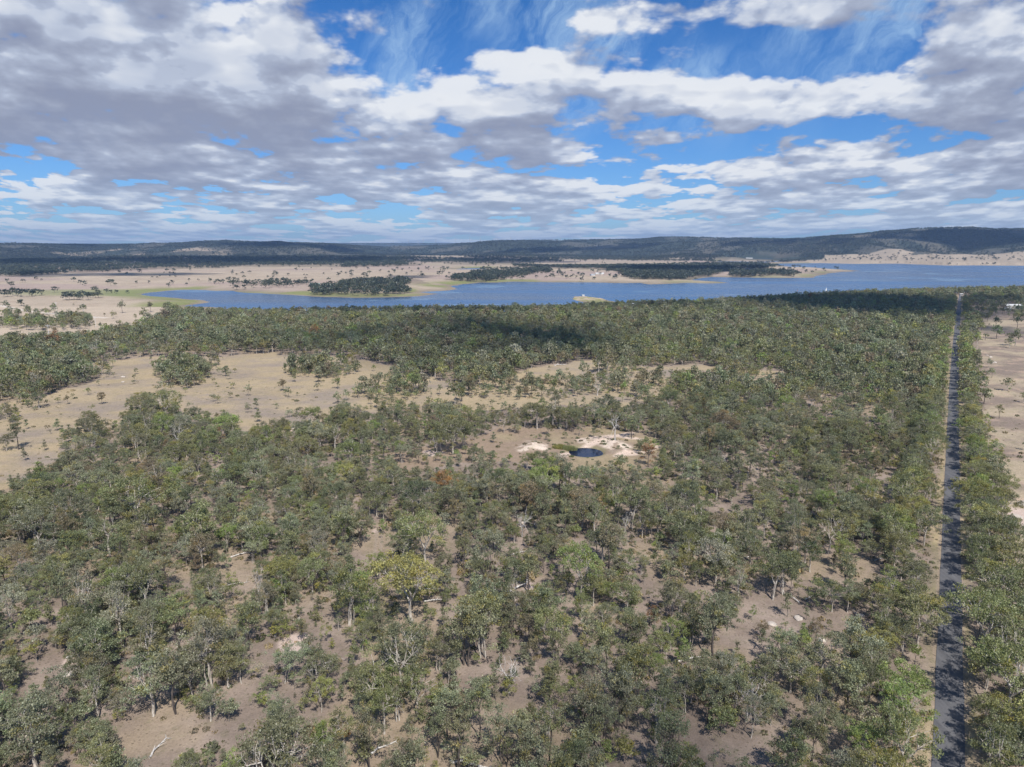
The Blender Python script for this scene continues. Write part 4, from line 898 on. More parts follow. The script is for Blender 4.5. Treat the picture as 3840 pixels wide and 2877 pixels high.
# ------------------------------------------------------------------ the rest of the woodland, and the woods beyond the lake, as masses
def mass(name, label, cat, pts, var, yaw, scl, tint):
    me = bpy.data.meshes.new(name); me.vertices.add(len(pts)); me.vertices.foreach_set('co', np.asarray(pts, np.float32).ravel())
    for an, ty_, dt, arr in (('var', 'INT', 'value', var), ('yaw', 'FLOAT_VECTOR', 'vector', np.stack([np.zeros(len(pts)), np.zeros(len(pts)), yaw], -1)), ('scl', 'FLOAT_VECTOR', 'vector', scl), ('tint', 'FLOAT_VECTOR', 'vector', tint)):
        a = me.attributes.new(an, ty_, 'POINT'); a.data.foreach_set(dt, np.asarray(arr, np.int32 if ty_ == 'INT' else np.float32).ravel())
    me.update(); o = bpy.data.objects.new(name, me); COL.objects.link(o)
    ng = bpy.data.node_groups.new(name, 'GeometryNodeTree')
    ng.interface.new_socket('Geometry', in_out='INPUT', socket_type='NodeSocketGeometry'); ng.interface.new_socket('Geometry', in_out='OUTPUT', socket_type='NodeSocketGeometry')
    gi = ng.nodes.new('NodeGroupInput'); go = ng.nodes.new('NodeGroupOutput'); join = ng.nodes.new('GeometryNodeJoinGeometry')
    def attr(n, t):
        a = ng.nodes.new('GeometryNodeInputNamedAttribute'); a.data_type = t; a.inputs[0].default_value = n; return a.outputs[0]
    av, ar, as_, = attr('var', 'INT'), attr('yaw', 'FLOAT_VECTOR'), attr('scl', 'FLOAT_VECTOR')
    for k in sorted(set(int(v) for v in var)):
        src = STUFF_OBJ[k]
        oi = ng.nodes.new('GeometryNodeObjectInfo'); oi.inputs['Object'].default_value = src; oi.inputs['As Instance'].default_value = True
        cmpn = ng.nodes.new('FunctionNodeCompare'); cmpn.data_type = 'INT'; cmpn.operation = 'EQUAL'
        ng.links.new(av, cmpn.inputs[2]); cmpn.inputs[3].default_value = k
        ip = ng.nodes.new('GeometryNodeInstanceOnPoints'); ng.links.new(gi.outputs[0], ip.inputs['Points']); ng.links.new(oi.outputs['Geometry'], ip.inputs['Instance'])
        ng.links.new(cmpn.outputs[0], ip.inputs['Selection']); ng.links.new(ar, ip.inputs['Rotation']); ng.links.new(as_, ip.inputs['Scale'])
        ng.links.new(ip.outputs[0], join.inputs[0])
    ng.links.new(join.outputs[0], go.inputs[0])
    md = o.modifiers.new('scatter', 'NODES'); md.node_group = ng
    for m_ in (LEAF,): me.materials.append(m_)
    tag(o, label, cat, kind='stuff'); return o
STUFF_OBJ = [bpy.data.objects.new(me.name, me) for _, _, me, _ in STUFF_MESH]
def variants(kd, lod): return [i for i, (a, b, _, _) in enumerate(STUFF_MESH) if a == kd and b == lod]
SELV = {(k_, l_): variants(k_, l_) for k_ in ('gum', 'ironbark', 'sapling') for l_ in (0, 1, 2)}
pts, var, yaw, scl, tin = [], [], [], [], []
for i in np.where(~single)[0]:
    x, y, H, kd, sh, tn, wf, hand = T[i]
    if kd == 'dead': kd, tn = 'ironbark', 'brownish'
    lod = 0 if y < 430 else 1
    vs = SELV[(kd, lod)]; k = vs[sh % len(vs)]
    s = H / STUFF_MESH[k][3]; pts.append((x, y, tz[i] - 0.05)); var.append(k); yaw.append(rng.uniform(0, math.tau)); scl.append((s * wf, s * wf, s))
    v = rng.uniform(0.82, 1.2); tin.append([q * v * rng.uniform(0.93, 1.07) for q in TINTS[tn]])
mass('woodland', 'dense grey green gum woodland covering the flat country up to the lake', 'woodland', pts, var, yaw, scl, tin)

# ------------------------------------------------------------------ low tussocks and sticks between the trees
def tuft_mesh(name, seed, n, h, w, mat):
    rg = np.random.default_rng(seed); V = []; F = []; T_ = []
    for i in range(n):
        a = rg.uniform(0, math.tau); r = w * math.sqrt(rg.random()); c = np.array([r * math.cos(a), r * math.sin(a), h * rg.uniform(0.15, 0.75) * (1 - 0.5 * r / w)])
        s = rg.uniform(0.12, 0.26) * (h + w) * 0.5; yaw = rg.uniform(0, math.tau); ux = np.array([math.cos(yaw), math.sin(yaw), rg.normal(0, 0.3)]); up = np.array([rg.normal(0, 0.5), rg.normal(0, 0.5), 1.0])
        b = len(V); V += [c - ux * s, c - up * s * 0.8, c + ux * s, c + up * s]; F.append((b, b + 1, b + 2, b + 3)); T_ += [[rg.uniform(0.2, 0.8), rg.uniform(0, 0.7), 0, 1]] * 4
    return to_mesh(name, V, F, mat, T_)
k0 = len(STUFF_OBJ)
for s_, n_, h_, w_ in ((1, 26, 0.7, 0.6), (2, 34, 1.0, 0.9), (3, 22, 0.5, 0.9), (4, 40, 1.5, 1.0)):
    STUFF_OBJ.append(bpy.data.objects.new('low_bush', tuft_mesh('low_bush', s_, n_, h_, w_, LEAF)))
X, Y, rg = scatter(2.1, 100, 520, 31, -0.85, 0.85)
c = cover(X, Y); sd_ = lake_sd(X, Y); rd_ = seg_dist(ROAD, X, Y, False); dp_ = np.hypot(X - POND[0], Y - POND[1])
nn = fbm(X / 14, Y / 14, 3, 95)
m = (rg.random(len(X)) < 0.012 + 0.62 * sstep(0.38, 0.62, nn) * np.clip(c + 0.03, 0, 1)) & (rd_ > 3.6) & (dp_ > POND_R + 1)
X, Y = X[m], Y[m]; Z = height(X, Y); n = len(X)
lowc = np.array([(0.16, 0.16, 0.085), (0.22, 0.19, 0.11), (0.13, 0.14, 0.07), (0.30, 0.24, 0.14), (0.20, 0.17, 0.12)])
ci = rg.integers(0, 5, n); sc_ = rg.uniform(0.35, 1.2, n) + (rg.random(n) < 0.10) * rg.uniform(0.3, 1.2, n)
mass('ground_cover', 'straw tussocks and small low bushes scattered over the forest floor', 'ground cover', np.stack([X, Y, Z - 0.05], -1), k0 + rg.integers(0, 4, n), rg.uniform(0, math.tau, n), np.stack([sc_] * 3, -1), lowc[ci] * rg.uniform(0.8, 1.3, n)[:, None])

# ------------------------------------------------------------------ woods beyond the lake and on the hills
VF = SELV[('gum', 2)]; pts, scl, tin = [], [], []
farT = np.array([(0.055, 0.075, 0.060), (0.075, 0.094, 0.070), (0.042, 0.060, 0.052), (0.095, 0.110, 0.082)])
rg = np.random.default_rng(77)
def add_far(x, y, h, dens_dark=1.0, wide=1.0):
    z = height(x, y); n = len(x); ok = z > ZW + 1.0
    for poly in STRIPS: ok &= ~(inside(poly, x + (fbm(x / 150, y / 150, 3, 87) - 0.5) * 160, y + (fbm(x / 150, y / 150, 3, 88) - 0.5) * 260) & (hillside(x, y)[0] < np.where(x / y > 0.36, 0.20, 0.06)) & (rg.random(n) > 0.09))
    x, y, z, h = x[ok], y[ok], z[ok], h[ok]; n = len(x)
    pts.append(np.stack([x, y, z - 0.3], -1)); s = h / 14.0; scl.append(np.stack([s * wide, s * wide, s], -1)); tin.append(farT[rg.integers(0, 4, n)] * rg.uniform(0.8, 1.2, n)[:, None] * dens_dark)
for poly, sp, f in FARWOODS:
    P_ = np.array(poly); x0, y0 = P_.min(0); x1, y1 = P_.max(0); n = int((x1 - x0) * (y1 - y0) / sp ** 2 * f)
    x = rg.uniform(x0, x1, n); y = rg.uniform(y0, y1, n)
    wx = x + (fbm(x / 60, y / 60, 2, 81) - 0.5) * 60; wy = y + (fbm(x / 60, y / 60, 2, 82) - 0.5) * 120
    wx += (fbm(x / 300, y / 500, 3, 85) - 0.5) * 420 * (y > 2400); wy += (fbm(x / 300, y / 500, 3, 86) - 0.5) * 800 * (y > 2400)
    k = inside(poly, wx, wy) & (np.abs(x) < 0.80 * y) & (lake_sd(x, y) > 12) & (fbm(x / 110, y / 190, 3, 83) < 0.40 + 0.35 * f)
    add_far(x[k], y[k], rg.normal(12, 2.5, k.sum()).clip(6, 18))
# scattered over the valley, in strings and knots
n = 90000; r_ = np.sqrt(rg.uniform(1900 ** 2, 5600 ** 2, n)); a_ = rg.uniform(-0.70, 0.70, n); x = r_ * np.sin(a_); y = r_ * np.cos(a_)
nz = fbm(x / 240, y / 420, 4, 84); s_, px_ = hillside(x, y)
pyv = to_px(x, y)[1]
p = 0.018 + 0.55 * sstep(0.56, 0.70, nz) * sstep(2600, 4200, r_) + 0.06 * sstep(0.5, 0.6, nz)
p = np.where((px_ < 1300) & (pyv > 1008), 0.009, p)
k = (rg.random(n) < p) & (lake_sd(x, y) > 25) & (s_ < 0)
add_far(x[k], y[k], rg.normal(11, 2.5, k.sum()).clip(5, 17))
# hillsides
n = 150000; a_ = rg.uniform(-0.66, 0.66, n); px_ = CX + np.tan(a_) * F_PX / CP
rc_ = np.interp(px_, _cx, _cr); rf_ = np.interp(px_, _cx, _cf); s_ = rg.uniform(-0.35, 1.12, n); r_ = rf_ + (rc_ - rf_) * s_
x = r_ * np.sin(a_); y = r_ * np.cos(a_); bare = fbm(x / 260, y / 420, 4, 68)
lft = (((px_ - 520) / 330) ** 2 + ((s_ - 0.30) / 0.28) ** 2) < 1.0
p = np.where(lft, 0.12, 0.62) * (1 - 0.85 * sstep(0.54, 0.66, bare)) * sstep(-0.35, 0.1, s_)
k = (rg.random(n) < p) & (lake_sd(x, y) > 40)
add_far(x[k], y[k], rg.normal(10, 2.5, k.sum()).clip(5, 15), 0.72, 1.15)
# plateau rim
n = 3500; x = rg.uniform(-7000, 2500, n); y = rg.uniform(13500, 15500, n); add_far(x, y, rg.uniform(10, 16, n), 0.9, 2.5)
pts = np.concatenate(pts); scl = np.concatenate(scl); tin = np.concatenate(tin); n = len(pts); print('far trees', n)
mass('far_woodland', 'dark bluish tree belts of the valley and scrub covering the distant hills', 'woodland', pts, np.array(VF)[rg.integers(0, len(VF), n)], rg.uniform(0, math.tau, n), scl, tin)

# ------------------------------------------------------------------ lone trees of the far paddocks
FARTREES = [(45, 1078, 14), (85, 1060, 10), (134, 1052, 10), (156, 1054, 7), (302, 1066, 11), (410, 1060, 9), (424, 1059, 9), (450, 1024, 8), (558, 1063, 9), (632, 1076, 10), (357, 1097, 14), (366, 1100, 9), (572, 1043, 6), (588, 1044, 6), (600, 1038, 6), (637, 1039, 6), (700, 1070, 7), (743, 1053, 6),
    (820, 1064, 13), (805, 1066, 9), (855, 1056, 12), (878, 1054, 11), (893, 1055, 9), (888, 1082, 13), (918, 1083, 13), (952, 1079, 16), (987, 1070, 13), (990, 1080, 15), (1010, 1081, 17), (1022, 1074, 15), (1045, 1078, 14), (1075, 1078, 14), (1095, 1078, 13), (1118, 1072, 14), (1150, 1070, 13), (1030, 1028, 12), (1037, 1031, 8), (1082, 1034, 9), (1110, 1016, 12), (1140, 1034, 6), (1152, 1035, 6),
    (1215, 1031, 9), (1270, 1037, 13), (1365, 1041, 17), (1376, 1042, 9), (1490, 1012, 13), (1583, 1041, 14), (1646, 1036, 17), (1662, 1025, 10), (1684, 1030, 10), (1600, 1011, 9), (1682, 1004, 9), (2094, 1033, 17), (2124, 1046, 12), (2050, 1044, 9), (2062, 1040, 8), (2010, 1044, 10), (1960, 1046, 12), (2030, 1030, 10), (1975, 1032, 9), (2110, 1034, 9), (2180, 1050, 12), (2160, 1044, 10), (2230, 1048, 9), (2170, 1030, 9), (1855, 1046, 10), (1940, 1044, 9), (1917, 1046, 8),
    (2978, 1009, 20), (2960, 1018, 18), (3660, 984, 14), (3690, 978, 14), (3700, 984, 13), (3725, 986, 12), (3680, 990, 10), (3760, 986, 11), (3585, 986, 15), (3600, 986, 14), (3540, 984, 13), (3400, 978, 16), (3435, 981, 18), (3320, 976, 16), (3335, 978, 13), (3775, 975, 14), (3830, 982, 12), (3615, 982, 12),
    (247, 1125, 16), (262, 1126, 14), (278, 1124, 17), (292, 1125, 12), (298, 1122, 12), (314, 1115, 14), (332, 1126, 16), (340, 1118, 12), (358, 1118, 12), (370, 1117, 13), (15, 1115, 16), (30, 1113, 14), (48, 1108, 18), (65, 1110, 14), (80, 1113, 17), (110, 1112, 16), (120, 1112, 14), (135, 1110, 15), (155, 1108, 14), (205, 1097, 13), (82, 1147, 13), (400, 1100, 10), (418, 1100, 9), (438, 1102, 9), (480, 1102, 9), (1240, 1000, 12), (1330, 998, 12), (1420, 1000, 13), (1530, 996, 12), (1560, 978, 14), (1620, 970, 14), (1690, 968, 13), (1790, 970, 14), (1460, 968, 12), (1380, 972, 12), (1880, 1022, 12), (1820, 1034, 10), (1815, 1016, 11)]
ft = [dict(me=far_mesh('paddock_tree', 200 + i, 14, rc_, nc_, 22, 1.5, 2.0, BARK['dark'], fork=fk_, flat=0.6), H=14) for i, (rc_, nc_, fk_) in enumerate(((6.8, 14, 0.30), (5.2, 12, 0.38), (7.6, 15, 0.28)))]
far_parts = []
for i, (rc_, nc_, fk_) in enumerate(((6.8, 16, 0.30), (5.2, 13, 0.38), (7.6, 17, 0.28))):
    V, F, LV, LF, LT = make_tree(200 + i, 14, rc_, nc_, 22, 1.4, 2.0, sides=3, lod=1, fork=fk_, flat=0.6)
    far_parts.append((to_mesh('paddock_trunk', V, F, BARK['dark']), to_mesh('paddock_crown', LV, LF, LEAF, LT)))
for i, (px, py, H) in enumerate(FARTREES):
    x, y = gpt(px, py, 0.5); z = hz(x, y)
    for _ in range(2): x, y = gpt(px, py, z); z = hz(x, y)
    if z < ZW + 0.5: continue
    v = int(rg.integers(0, 3)); o = crown_empty('paddock_tree', x, y, z - 0.2, rg.uniform(0, math.tau), H * 1.05 / 14, 1.0)
    tag(o, place_label([('big' if H > 14 else 'small' if H < 9 else 'middling'), ('round', 'narrow', 'spreading')[v]], 'paddock tree', px, py - 5, H), 'paddock tree', 'lone trees on the far dry paddocks')
    t = bpy.data.objects.new('trunk', far_parts[v][0]); COL.objects.link(t); t.parent = o
    c_ = bpy.data.objects.new('crown', far_parts[v][1]); COL.objects.link(c_); c_.parent = o; q = farT[int(rg.integers(0, 4))] * rg.uniform(0.9, 1.2); c_['tint'] = [float(e) for e in q]

# ------------------------------------------------------------------ simple builders for made things
def plain(name, col, rough=0.7, metal=0.0, n=0.0):
    m = bpy.data.materials.new(name); m.use_nodes = True; nt = m.node_tree; bs = nt.nodes['Principled BSDF']
    tc = nd(nt, 'ShaderNodeTexCoord'); nn_ = noise(nt, N(nt, tc.outputs['Object']), 1.4, 5.0, 0.65)
    link(nt, mixc(nt, nn_.ramp(0.3, 0.7), tuple(v * (0.86 - n) for v in col), tuple(min(1, v * 1.08) for v in col)), bs.inputs['Base Color'])
    bs.inputs['Roughness'].default_value = rough; bs.inputs['Metallic'].default_value = metal; return m
M = {'white': plain('white_paint', (0.66, 0.65, 0.63)), 'cream': plain('cream_wall', (0.62, 0.57, 0.48)), 'iron': plain('corrugated_iron', (0.55, 0.56, 0.57), 0.45, 0.3), 'palegreen': plain('green_roof', (0.32, 0.38, 0.33), 0.6), 'glass': plain('window_glass', (0.03, 0.04, 0.05), 0.15),
     'stone': plain('granite', (0.56, 0.49, 0.42), 0.95, 0, 0.2), 'pole': plain('weathered_timber', (0.34, 0.31, 0.28)), 'steel': plain('galvanised_steel', (0.5, 0.52, 0.54), 0.4, 0.6), 'sail': plain('sail_cloth', (0.82, 0.82, 0.80)), 'orange': plain('orange_plastic', (0.70, 0.20, 0.04)), 'dark': plain('dark_trim', (0.06, 0.06, 0.065)), 'tan': plain('tan_brick', (0.40, 0.29, 0.21))}
class MB:
    def __init__(s): s.v, s.f = [], []
    def box(s, x0, x1, y0, y1, z0, z1):
        b = len(s.v); s.v += [(x0, y0, z0), (x1, y0, z0), (x1, y1, z0), (x0, y1, z0), (x0, y0, z1), (x1, y0, z1), (x1, y1, z1), (x0, y1, z1)]
        s.f += [(b, b + 3, b + 2, b + 1), (b + 4, b + 5, b + 6, b + 7), (b, b + 1, b + 5, b + 4), (b + 1, b + 2, b + 6, b + 5), (b + 2, b + 3, b + 7, b + 6), (b + 3, b, b + 4, b + 7)]; return s
    def gable(s, x0, x1, y0, y1, z0, z1, over=0.4, th=0.12):
        ym = (y0 + y1) / 2; x0 -= over; x1 += over; y0 -= over; y1 += over
        b = len(s.v); s.v += [(x0, y0, z0), (x1, y0, z0), (x1, ym, z1), (x0, ym, z1), (x1, y1, z0), (x0, y1, z0), (x0, y0, z0 + th), (x1, y0, z0 + th), (x1, ym, z1 + th), (x0, ym, z1 + th), (x1, y1, z0 + th), (x0, y1, z0 + th)]
        s.f += [(b + 6, b + 7, b + 8, b + 9), (b + 9, b + 8, b + 10, b + 11), (b, b + 3, b + 2, b + 1), (b + 3, b + 5, b + 4, b + 2), (b, b + 1, b + 7, b + 6), (b + 5, b + 11, b + 10, b + 4), (b, b + 6, b + 9, b + 3), (b + 3, b + 9, b + 11, b + 5), (b + 1, b + 2, b + 8, b + 7), (b + 2, b + 4, b + 10, b + 8)]; return s
    def tri_end(s, x, y0, y1, z0, z1):
        b = len(s.v); s.v += [(x, y0, z0), (x, y1, z0), (x, (y0 + y1) / 2, z1)]; s.f.append((b, b + 1, b + 2)); return s
    def rod(s, a, b_, r0, r1=None, sides=6):
        V, F = [], []; tube(V, F, np.array([a, b_], float), [r0, r0 if r1 is None else r1], sides); o = len(s.v); s.v += [tuple(p) for p in V]; s.f += [tuple(i + o for i in f) for f in F]; return s
    def poly(s, pts): b = len(s.v); s.v += list(pts); s.f.append(tuple(range(b, b + len(pts)))); return s
    def build(s, name, mat, parent=None):
        me = bpy.data.meshes.new(name); me.from_pydata(s.v, [], s.f); me.update(); me.materials.append(mat)
        o = bpy.data.objects.new(name, me); COL.objects.link(o); o.parent = parent; return o
def root(name, x, y, z, rz, label, cat, group=None):
    o = bpy.data.objects.new(name, None); COL.objects.link(o); o.location = (x, y, z); o.rotation_euler = (0, 0, rz); tag(o, label, cat, group); return o
def copy_tree(o, parent=None):
    c = o.copy(); COL.objects.link(c); c.parent = parent
    for ch in list(o.children): copy_tree(ch, c)
    return c
def at_px(px, py, z=0.0):
    x, y = gpt(px, py, z)
    for _ in range(3): z = hz(x, y); x, y = gpt(px, py, z)
    return x, y, hz(x, y)

# houses and sheds
def house(name, px, py, w, d, h, rz, wall, roof, label, cat='house', wing=None, n=3):
    x, y, z = at_px(px, py); o = root(name, x, y, z, rz, label, cat)
    MB().box(-w / 2, w / 2, -d / 2, d / 2, -0.6, h).tri_end(-w / 2, -d / 2, d / 2, h, h + d * 0.22).tri_end(w / 2, -d / 2, d / 2, h, h + d * 0.22).build('wall', wall, o)
    rf = MB().gable(-w / 2, w / 2, -d / 2, d / 2, h, h + d * 0.24, 0.7).build('roof', roof, o)
    if wing:
        wx, ww, wd = wing
        MB().box(wx - ww / 2, wx + ww / 2, -d / 2 - wd, -d / 2 - 0.01, -0.6, h - 0.3).build('wing', wall, o)
        MB().gable(wx - ww / 2, wx + ww / 2, -d / 2 - wd, -d / 2 + 0.6, h - 0.28, h + wd * 0.16, 0.5).build('wing_roof', roof, o)
    for k in range(n):
        cx = -w / 2 + w * (k + 0.6) / n
        if wing and abs(cx - wing[0]) < wing[1] / 2 + 0.7: continue
        f = MB().box(cx - 0.75, cx + 0.75, -d / 2 - 0.06, -d / 2 + 0.02, 0.9, 2.1).build('window', M['white'], o)
        MB().box(cx - 0.65, cx + 0.65, -d / 2 - 0.09, -d / 2 - 0.05, 1.0, 2.0).build('pane', M['glass'], f)
    MB().box(w / 2 - 1.9, w / 2 - 0.9, -d / 2 - 0.07, -d / 2 + 0.02, 0.05, 2.05).build('door', M['dark'], o)
    return o
house('homestead', 2248, 1030, 26, 11, 3.2, 0.1, M['cream'], M['white'], 'white roofed homestead among scattered trees on the far shore paddock', 'homestead', (5, 9, 6))
house('farm_shed', 2222, 1034, 14, 9, 3.5, 0.5, M['white'], M['iron'], 'pale farm shed close beside the white homestead', 'shed')
house('farmhouse', 1182, 1070, 24, 9, 3.0, 0.05, M['cream'], M['palegreen'], 'long low farmhouse with grey green roof behind the wooded point', 'farmhouse', (-6, 8, 5))
house('lakeside_house', 1462, 1071, 22, 9, 3.0, 0.1, M['tan'], M['iron'], 'low grey roofed house at the back of the wooded point', 'house')
house('cottage', 2538, 993, 24, 12, 3.5, 0.2, M['white'], M['white'], 'white cottage on the pale rise behind the dark pine point', 'cottage')
house('barn', 2625, 1011, 34, 12, 4, 0.0, M['iron'], M['white'], 'white roofed barn inside the dark trees of the point', 'barn')
house('shoreline_lodge', 2868, 1000, 24, 10, 4, 0.0, M['tan'], M['dark'], 'dark roofed lodge near the tip of the far peninsula', 'lodge')
house('boat_shed', 2809, 972, 44, 14, 5, 0.0, M['white'], M['white'], 'white boat shed beside the far inlet water', 'boat shed')
house('brick_hall', 2362, 1156, 22, 10, 5.5, 0.15, M['white'], M['white'], 'white roofed hall showing above the trees of the near shore', 'hall')
house('cabin', 2967, 1207, 7, 5, 7.5, 0.1, M['white'], M['iron'], 'small cabin with pale roof poking out of the forest canopy', 'cabin')
house('long_shed', 3798, 1158, 26, 9, 5.0, 0.02, M['white'], M['white'], 'long white shed behind trees at the end of the right paddock', 'long shed')
house('pump_house', 3775, 1166, 9, 5, 3.0, 0.02, M['iron'], M['iron'], 'low pump house in front of the long white shed', 'pump house')
house('kiosk', 3604, 1108, 5, 4, 2.6, 0.0, M['white'], M['white'], 'bright white kiosk where the road meets the trees', 'kiosk')
# lookout hut on the spit
x, y, z = at_px(2187, 1113, ZW); o = root('bird_hide', x, y, z, 0.2, 'tiny white bird hide standing on the sandy spit', 'bird hide')
hut = MB(); [hut.rod((a, b, -0.3), (a, b, 2.4), 0.12) for a in (-1.8, 1.8) for b in (-1.3, 1.3)]; hut.build('post', M['pole'], o)
MB().box(-2.2, 2.2, -1.7, 1.7, 1.0, 2.9).build('cabin', M['white'], o); MB().gable(-2.2, 2.2, -1.7, 1.7, 2.9, 3.8).build('roof', M['white'], o)
# caravans of the camp ground by the shore
def caravan(x, y, z, rz):
    o = root('caravan', x, y, z, rz, 'white caravan', 'caravan', 'caravans parked along the camp ground')
    b = MB(); prof = [(-3.0, 0.6), (-3.2, 1.4), (-2.8, 2.7), (2.7, 2.8), (3.1, 1.7), (2.9, 0.6)]; L = len(prof)
    b.poly([(p[0], -1.15, p[1]) for p in prof]); b.poly([(p[0], 1.15, p[1]) for p in reversed(prof)])
    for i in range(L):
        p, q = prof[i], prof[(i + 1) % L]; b.poly([(p[0], 1.15, p[1]), (q[0], 1.15, q[1]), (q[0], -1.15, q[1]), (p[0], -1.15, p[1])])
    b.build('body', M['white'], o)
    for s in (-1, 1): MB().rod((0.2, s * 1.0, 0.33), (0.2, s * 1.25, 0.33), 0.33, sides=12).build('wheel', M['dark'], o)
    MB().box(-1.6, -0.4, -1.19, -1.14, 1.5, 2.2).build('window', M['glass'], o); MB().box(0.9, 1.6, -1.2, -1.14, 0.7, 2.4).build('door', M['iron'], o)
    MB().box(-4.4, -3.0, -0.06, 0.06, 0.5, 0.6).build('tow_bar', M['steel'], o); return o
cv = None
for k, (px, py) in enumerate([(3375, 1103), (3393, 1102), (3412, 1101), (3438, 1100), (3452, 1099), (3488, 1099), (3505, 1098), (3525, 1098), (3548, 1098)]):
    x, y, z = at_px(px, py - 4); y -= 35
    if cv is None: cv = caravan(x, y, z + 5.5, 0.1); o = cv
    else: o = copy_tree(cv)
    o.location = (x, y, hz(x, y)); o.rotation_euler.z = float(rg.uniform(-0.4, 0.4)); o.scale = (1.5, 1.5, 1.5)
    o['label'] = f"white caravan, {ONES[k + 1] + ('st' if k == 0 else '')} along from the left end of the camp row" if k else 'white caravan at the left end of the camp row by the lake'
# boat and buoy
x, y = gpt(3098, 1093, ZW); o = root('sailing_boat', x, y, ZW, 0.6, 'small boat with one white sail on the open lake', 'sailing boat')
b = MB(); st = [(-2.6, 0.75), (-1.2, 1.05), (0.6, 1.0), (2.0, 0.6), (3.0, 0.03)]
for i in range(len(st) - 1):
    (a, wa), (c_, wc) = st[i], st[i + 1]
    b.poly([(a, -wa, 0.7), (c_, -wc, 0.7), (c_, wc, 0.7), (a, wa, 0.7)]); b.poly([(a, -wa, 0.7), (a, -wa * 0.5, -0.3), (c_, -wc * 0.5, -0.3), (c_, -wc, 0.7)]); b.poly([(a, wa, 0.7), (c_, wc, 0.7), (c_, wc * 0.5, -0.3), (a, wa * 0.5, -0.3)])
b.poly([(-2.6, -0.75, 0.7), (-2.6, 0.75, 0.7), (-2.6, 0.37, -0.3), (-2.6, -0.37, -0.3)]); b.build('hull', M['white'], o)
MB().rod((0.6, 0, 0.6), (0.6, 0, 9.5), 0.09).build('mast', M['steel'], o)
sl = MB(); sl.poly([(0.45, 0.02, 1.5), (-2.5, 0.35, 1.6), (-1.1, 0.35, 5.6), (0.45, 0.02, 9.3)]); sl.poly([(0.45, -0.02, 1.5), (0.45, -0.02, 9.3), (-1.1, 0.29, 5.6), (-2.5, 0.29, 1.6)]); sl.build('sail', M['sail'], o)
jb = MB(); jb.poly([(0.75, 0, 8.0), (2.9, 0, 0.9), (0.9, 0.25, 1.2)]); jb.poly([(0.75, -0.03, 8.0), (0.9, 0.2, 1.2), (2.9, -0.03, 0.9)]); jb.build('jib', M['sail'], o)
x, y = gpt(2991, 1090, ZW); o = root('channel_marker', x, y, ZW, 0, 'dark channel marker post standing in the lake left of the sailing boat', 'channel marker')
MB().rod((0, 0, -2), (0, 0, 4.5), 0.18).build('post', M['dark'], o); MB().rod((0, 0, 4.0), (0, 0, 5.2), 0.6, 0.05, 8).build('cone', M['dark'], o); MB().rod((0, 0, -0.3), (0, 0, 0.5), 1.1, 0.8, 10).build('float', M['orange'], o)
# power poles of the left paddock
def power_pole(px, py, label, H=13):
    x, y, z = at_px(px, py); o = root('power_pole', x, y, z, 0.5, label, 'power pole', 'power poles crossing the dry paddock')
    MB().rod((0, 0, -0.5), (0, 0, H), 0.22, 0.15, 8).build('pole', M['white'], o)
    MB().box(-2.3, 2.3, -0.10, 0.10, H - 1.0, H - 0.75).build('crossarm', M['white'], o)
    MB().rod((-1.9, 0, H - 1.0), (-0.1, 0, H - 2.6), 0.05).rod((1.9, 0, H - 1.0), (0.1, 0, H - 2.6), 0.05).build('brace', M['white'], o)
    for s in (-2.1, 0.0, 2.1): MB().rod((s, 0, H - 0.74 if s else H), (s, 0, H - 0.35 if s else H + 0.35), 0.11, 0.06, 8).build('insulator', M['iron'], o)
for px, py, lb in ((360, 1228, 'white timber power pole in the gap between woodland blocks by the dirt track'), (184, 1262, 'white power pole rising out of the trees at the creek paddock edge'), (314, 1172, 'power pole standing behind the tree belt right of the lone gum'), (212, 1166, 'distant power pole beside the pale dirt track')): power_pole(px, py, lb)
# wind turbines
def turbine(x, y, z, rz, rot, label, H=85):
    o = root('wind_turbine', x, y, z, rz, label, 'wind turbine', 'wind turbines on the skyline')
    MB().rod((0, 0, -8), (0, 0, H), 5.0, 3.6, 10).build('tower', M['white'], o)
    MB().box(-2.2, 2.2, -3.5, 7.0, H, H + 4.2).build('nacelle', M['white'], o)
    hb = MB().rod((0, -3.5, H + 2), (0, -6.5, H + 2), 2.2, 1.0, 8).build('hub', M['white'], o)
    for k in range(3):
        a = rot + k * math.tau / 3; ca, sa = math.sin(a), math.cos(a); L = 46
        px_, pz_ = ca, sa; qx, qz = sa, -ca; b = MB(); V = []
        for t, w in ((1.2, 2.4), (9, 5.0), (25, 4.0), (L, 1.6)):
            cx, cz = px_ * t, pz_ * t
            V.append([(cx - qx * w * 0.4, -5.6, H + 2 + cz - qz * w * 0.4), (cx + qx * w, -5.2, H + 2 + cz + qz * w), (cx - qx * w * 0.4, -4.8, H + 2 + cz - qz * w * 0.4)])
        for i in range(3):
            for j in range(3): b.poly([V[i][j], V[i][(j + 1) % 3], V[i + 1][(j + 1) % 3], V[i + 1][j]])
        b.poly(V[0]); b.poly(V[3][::-1]); b.build('blade', M['white'], o)
    return o
for k, (px, base, Hh) in enumerate([(1426, 916, 60), (1474, 918, 45), (1531, 916, 62), (1568, 918, 45), (1587, 914, 95), (1635, 914, 92), (1708, 912, 92), (1762, 910, 95), (1801, 909, 90), (1859, 906, 76), (1867, 906, 70), (1915, 904, 78), (1990, 904, 70), (2103, 902, 64)]):
    D = 16500.0; d = ray(px, base); t = D / d[1]; x, y = d[0] * t, D; z = CAM_H + d[2] * t
    turbine(x, y, max(z - 10, 88), -math.atan2(x, y) + float(rg.uniform(-0.5, 0.5)), float(rg.uniform(0, 2)), f"white wind turbine on the skyline, {ONES[k + 1]} along the row counted from the left", Hh)
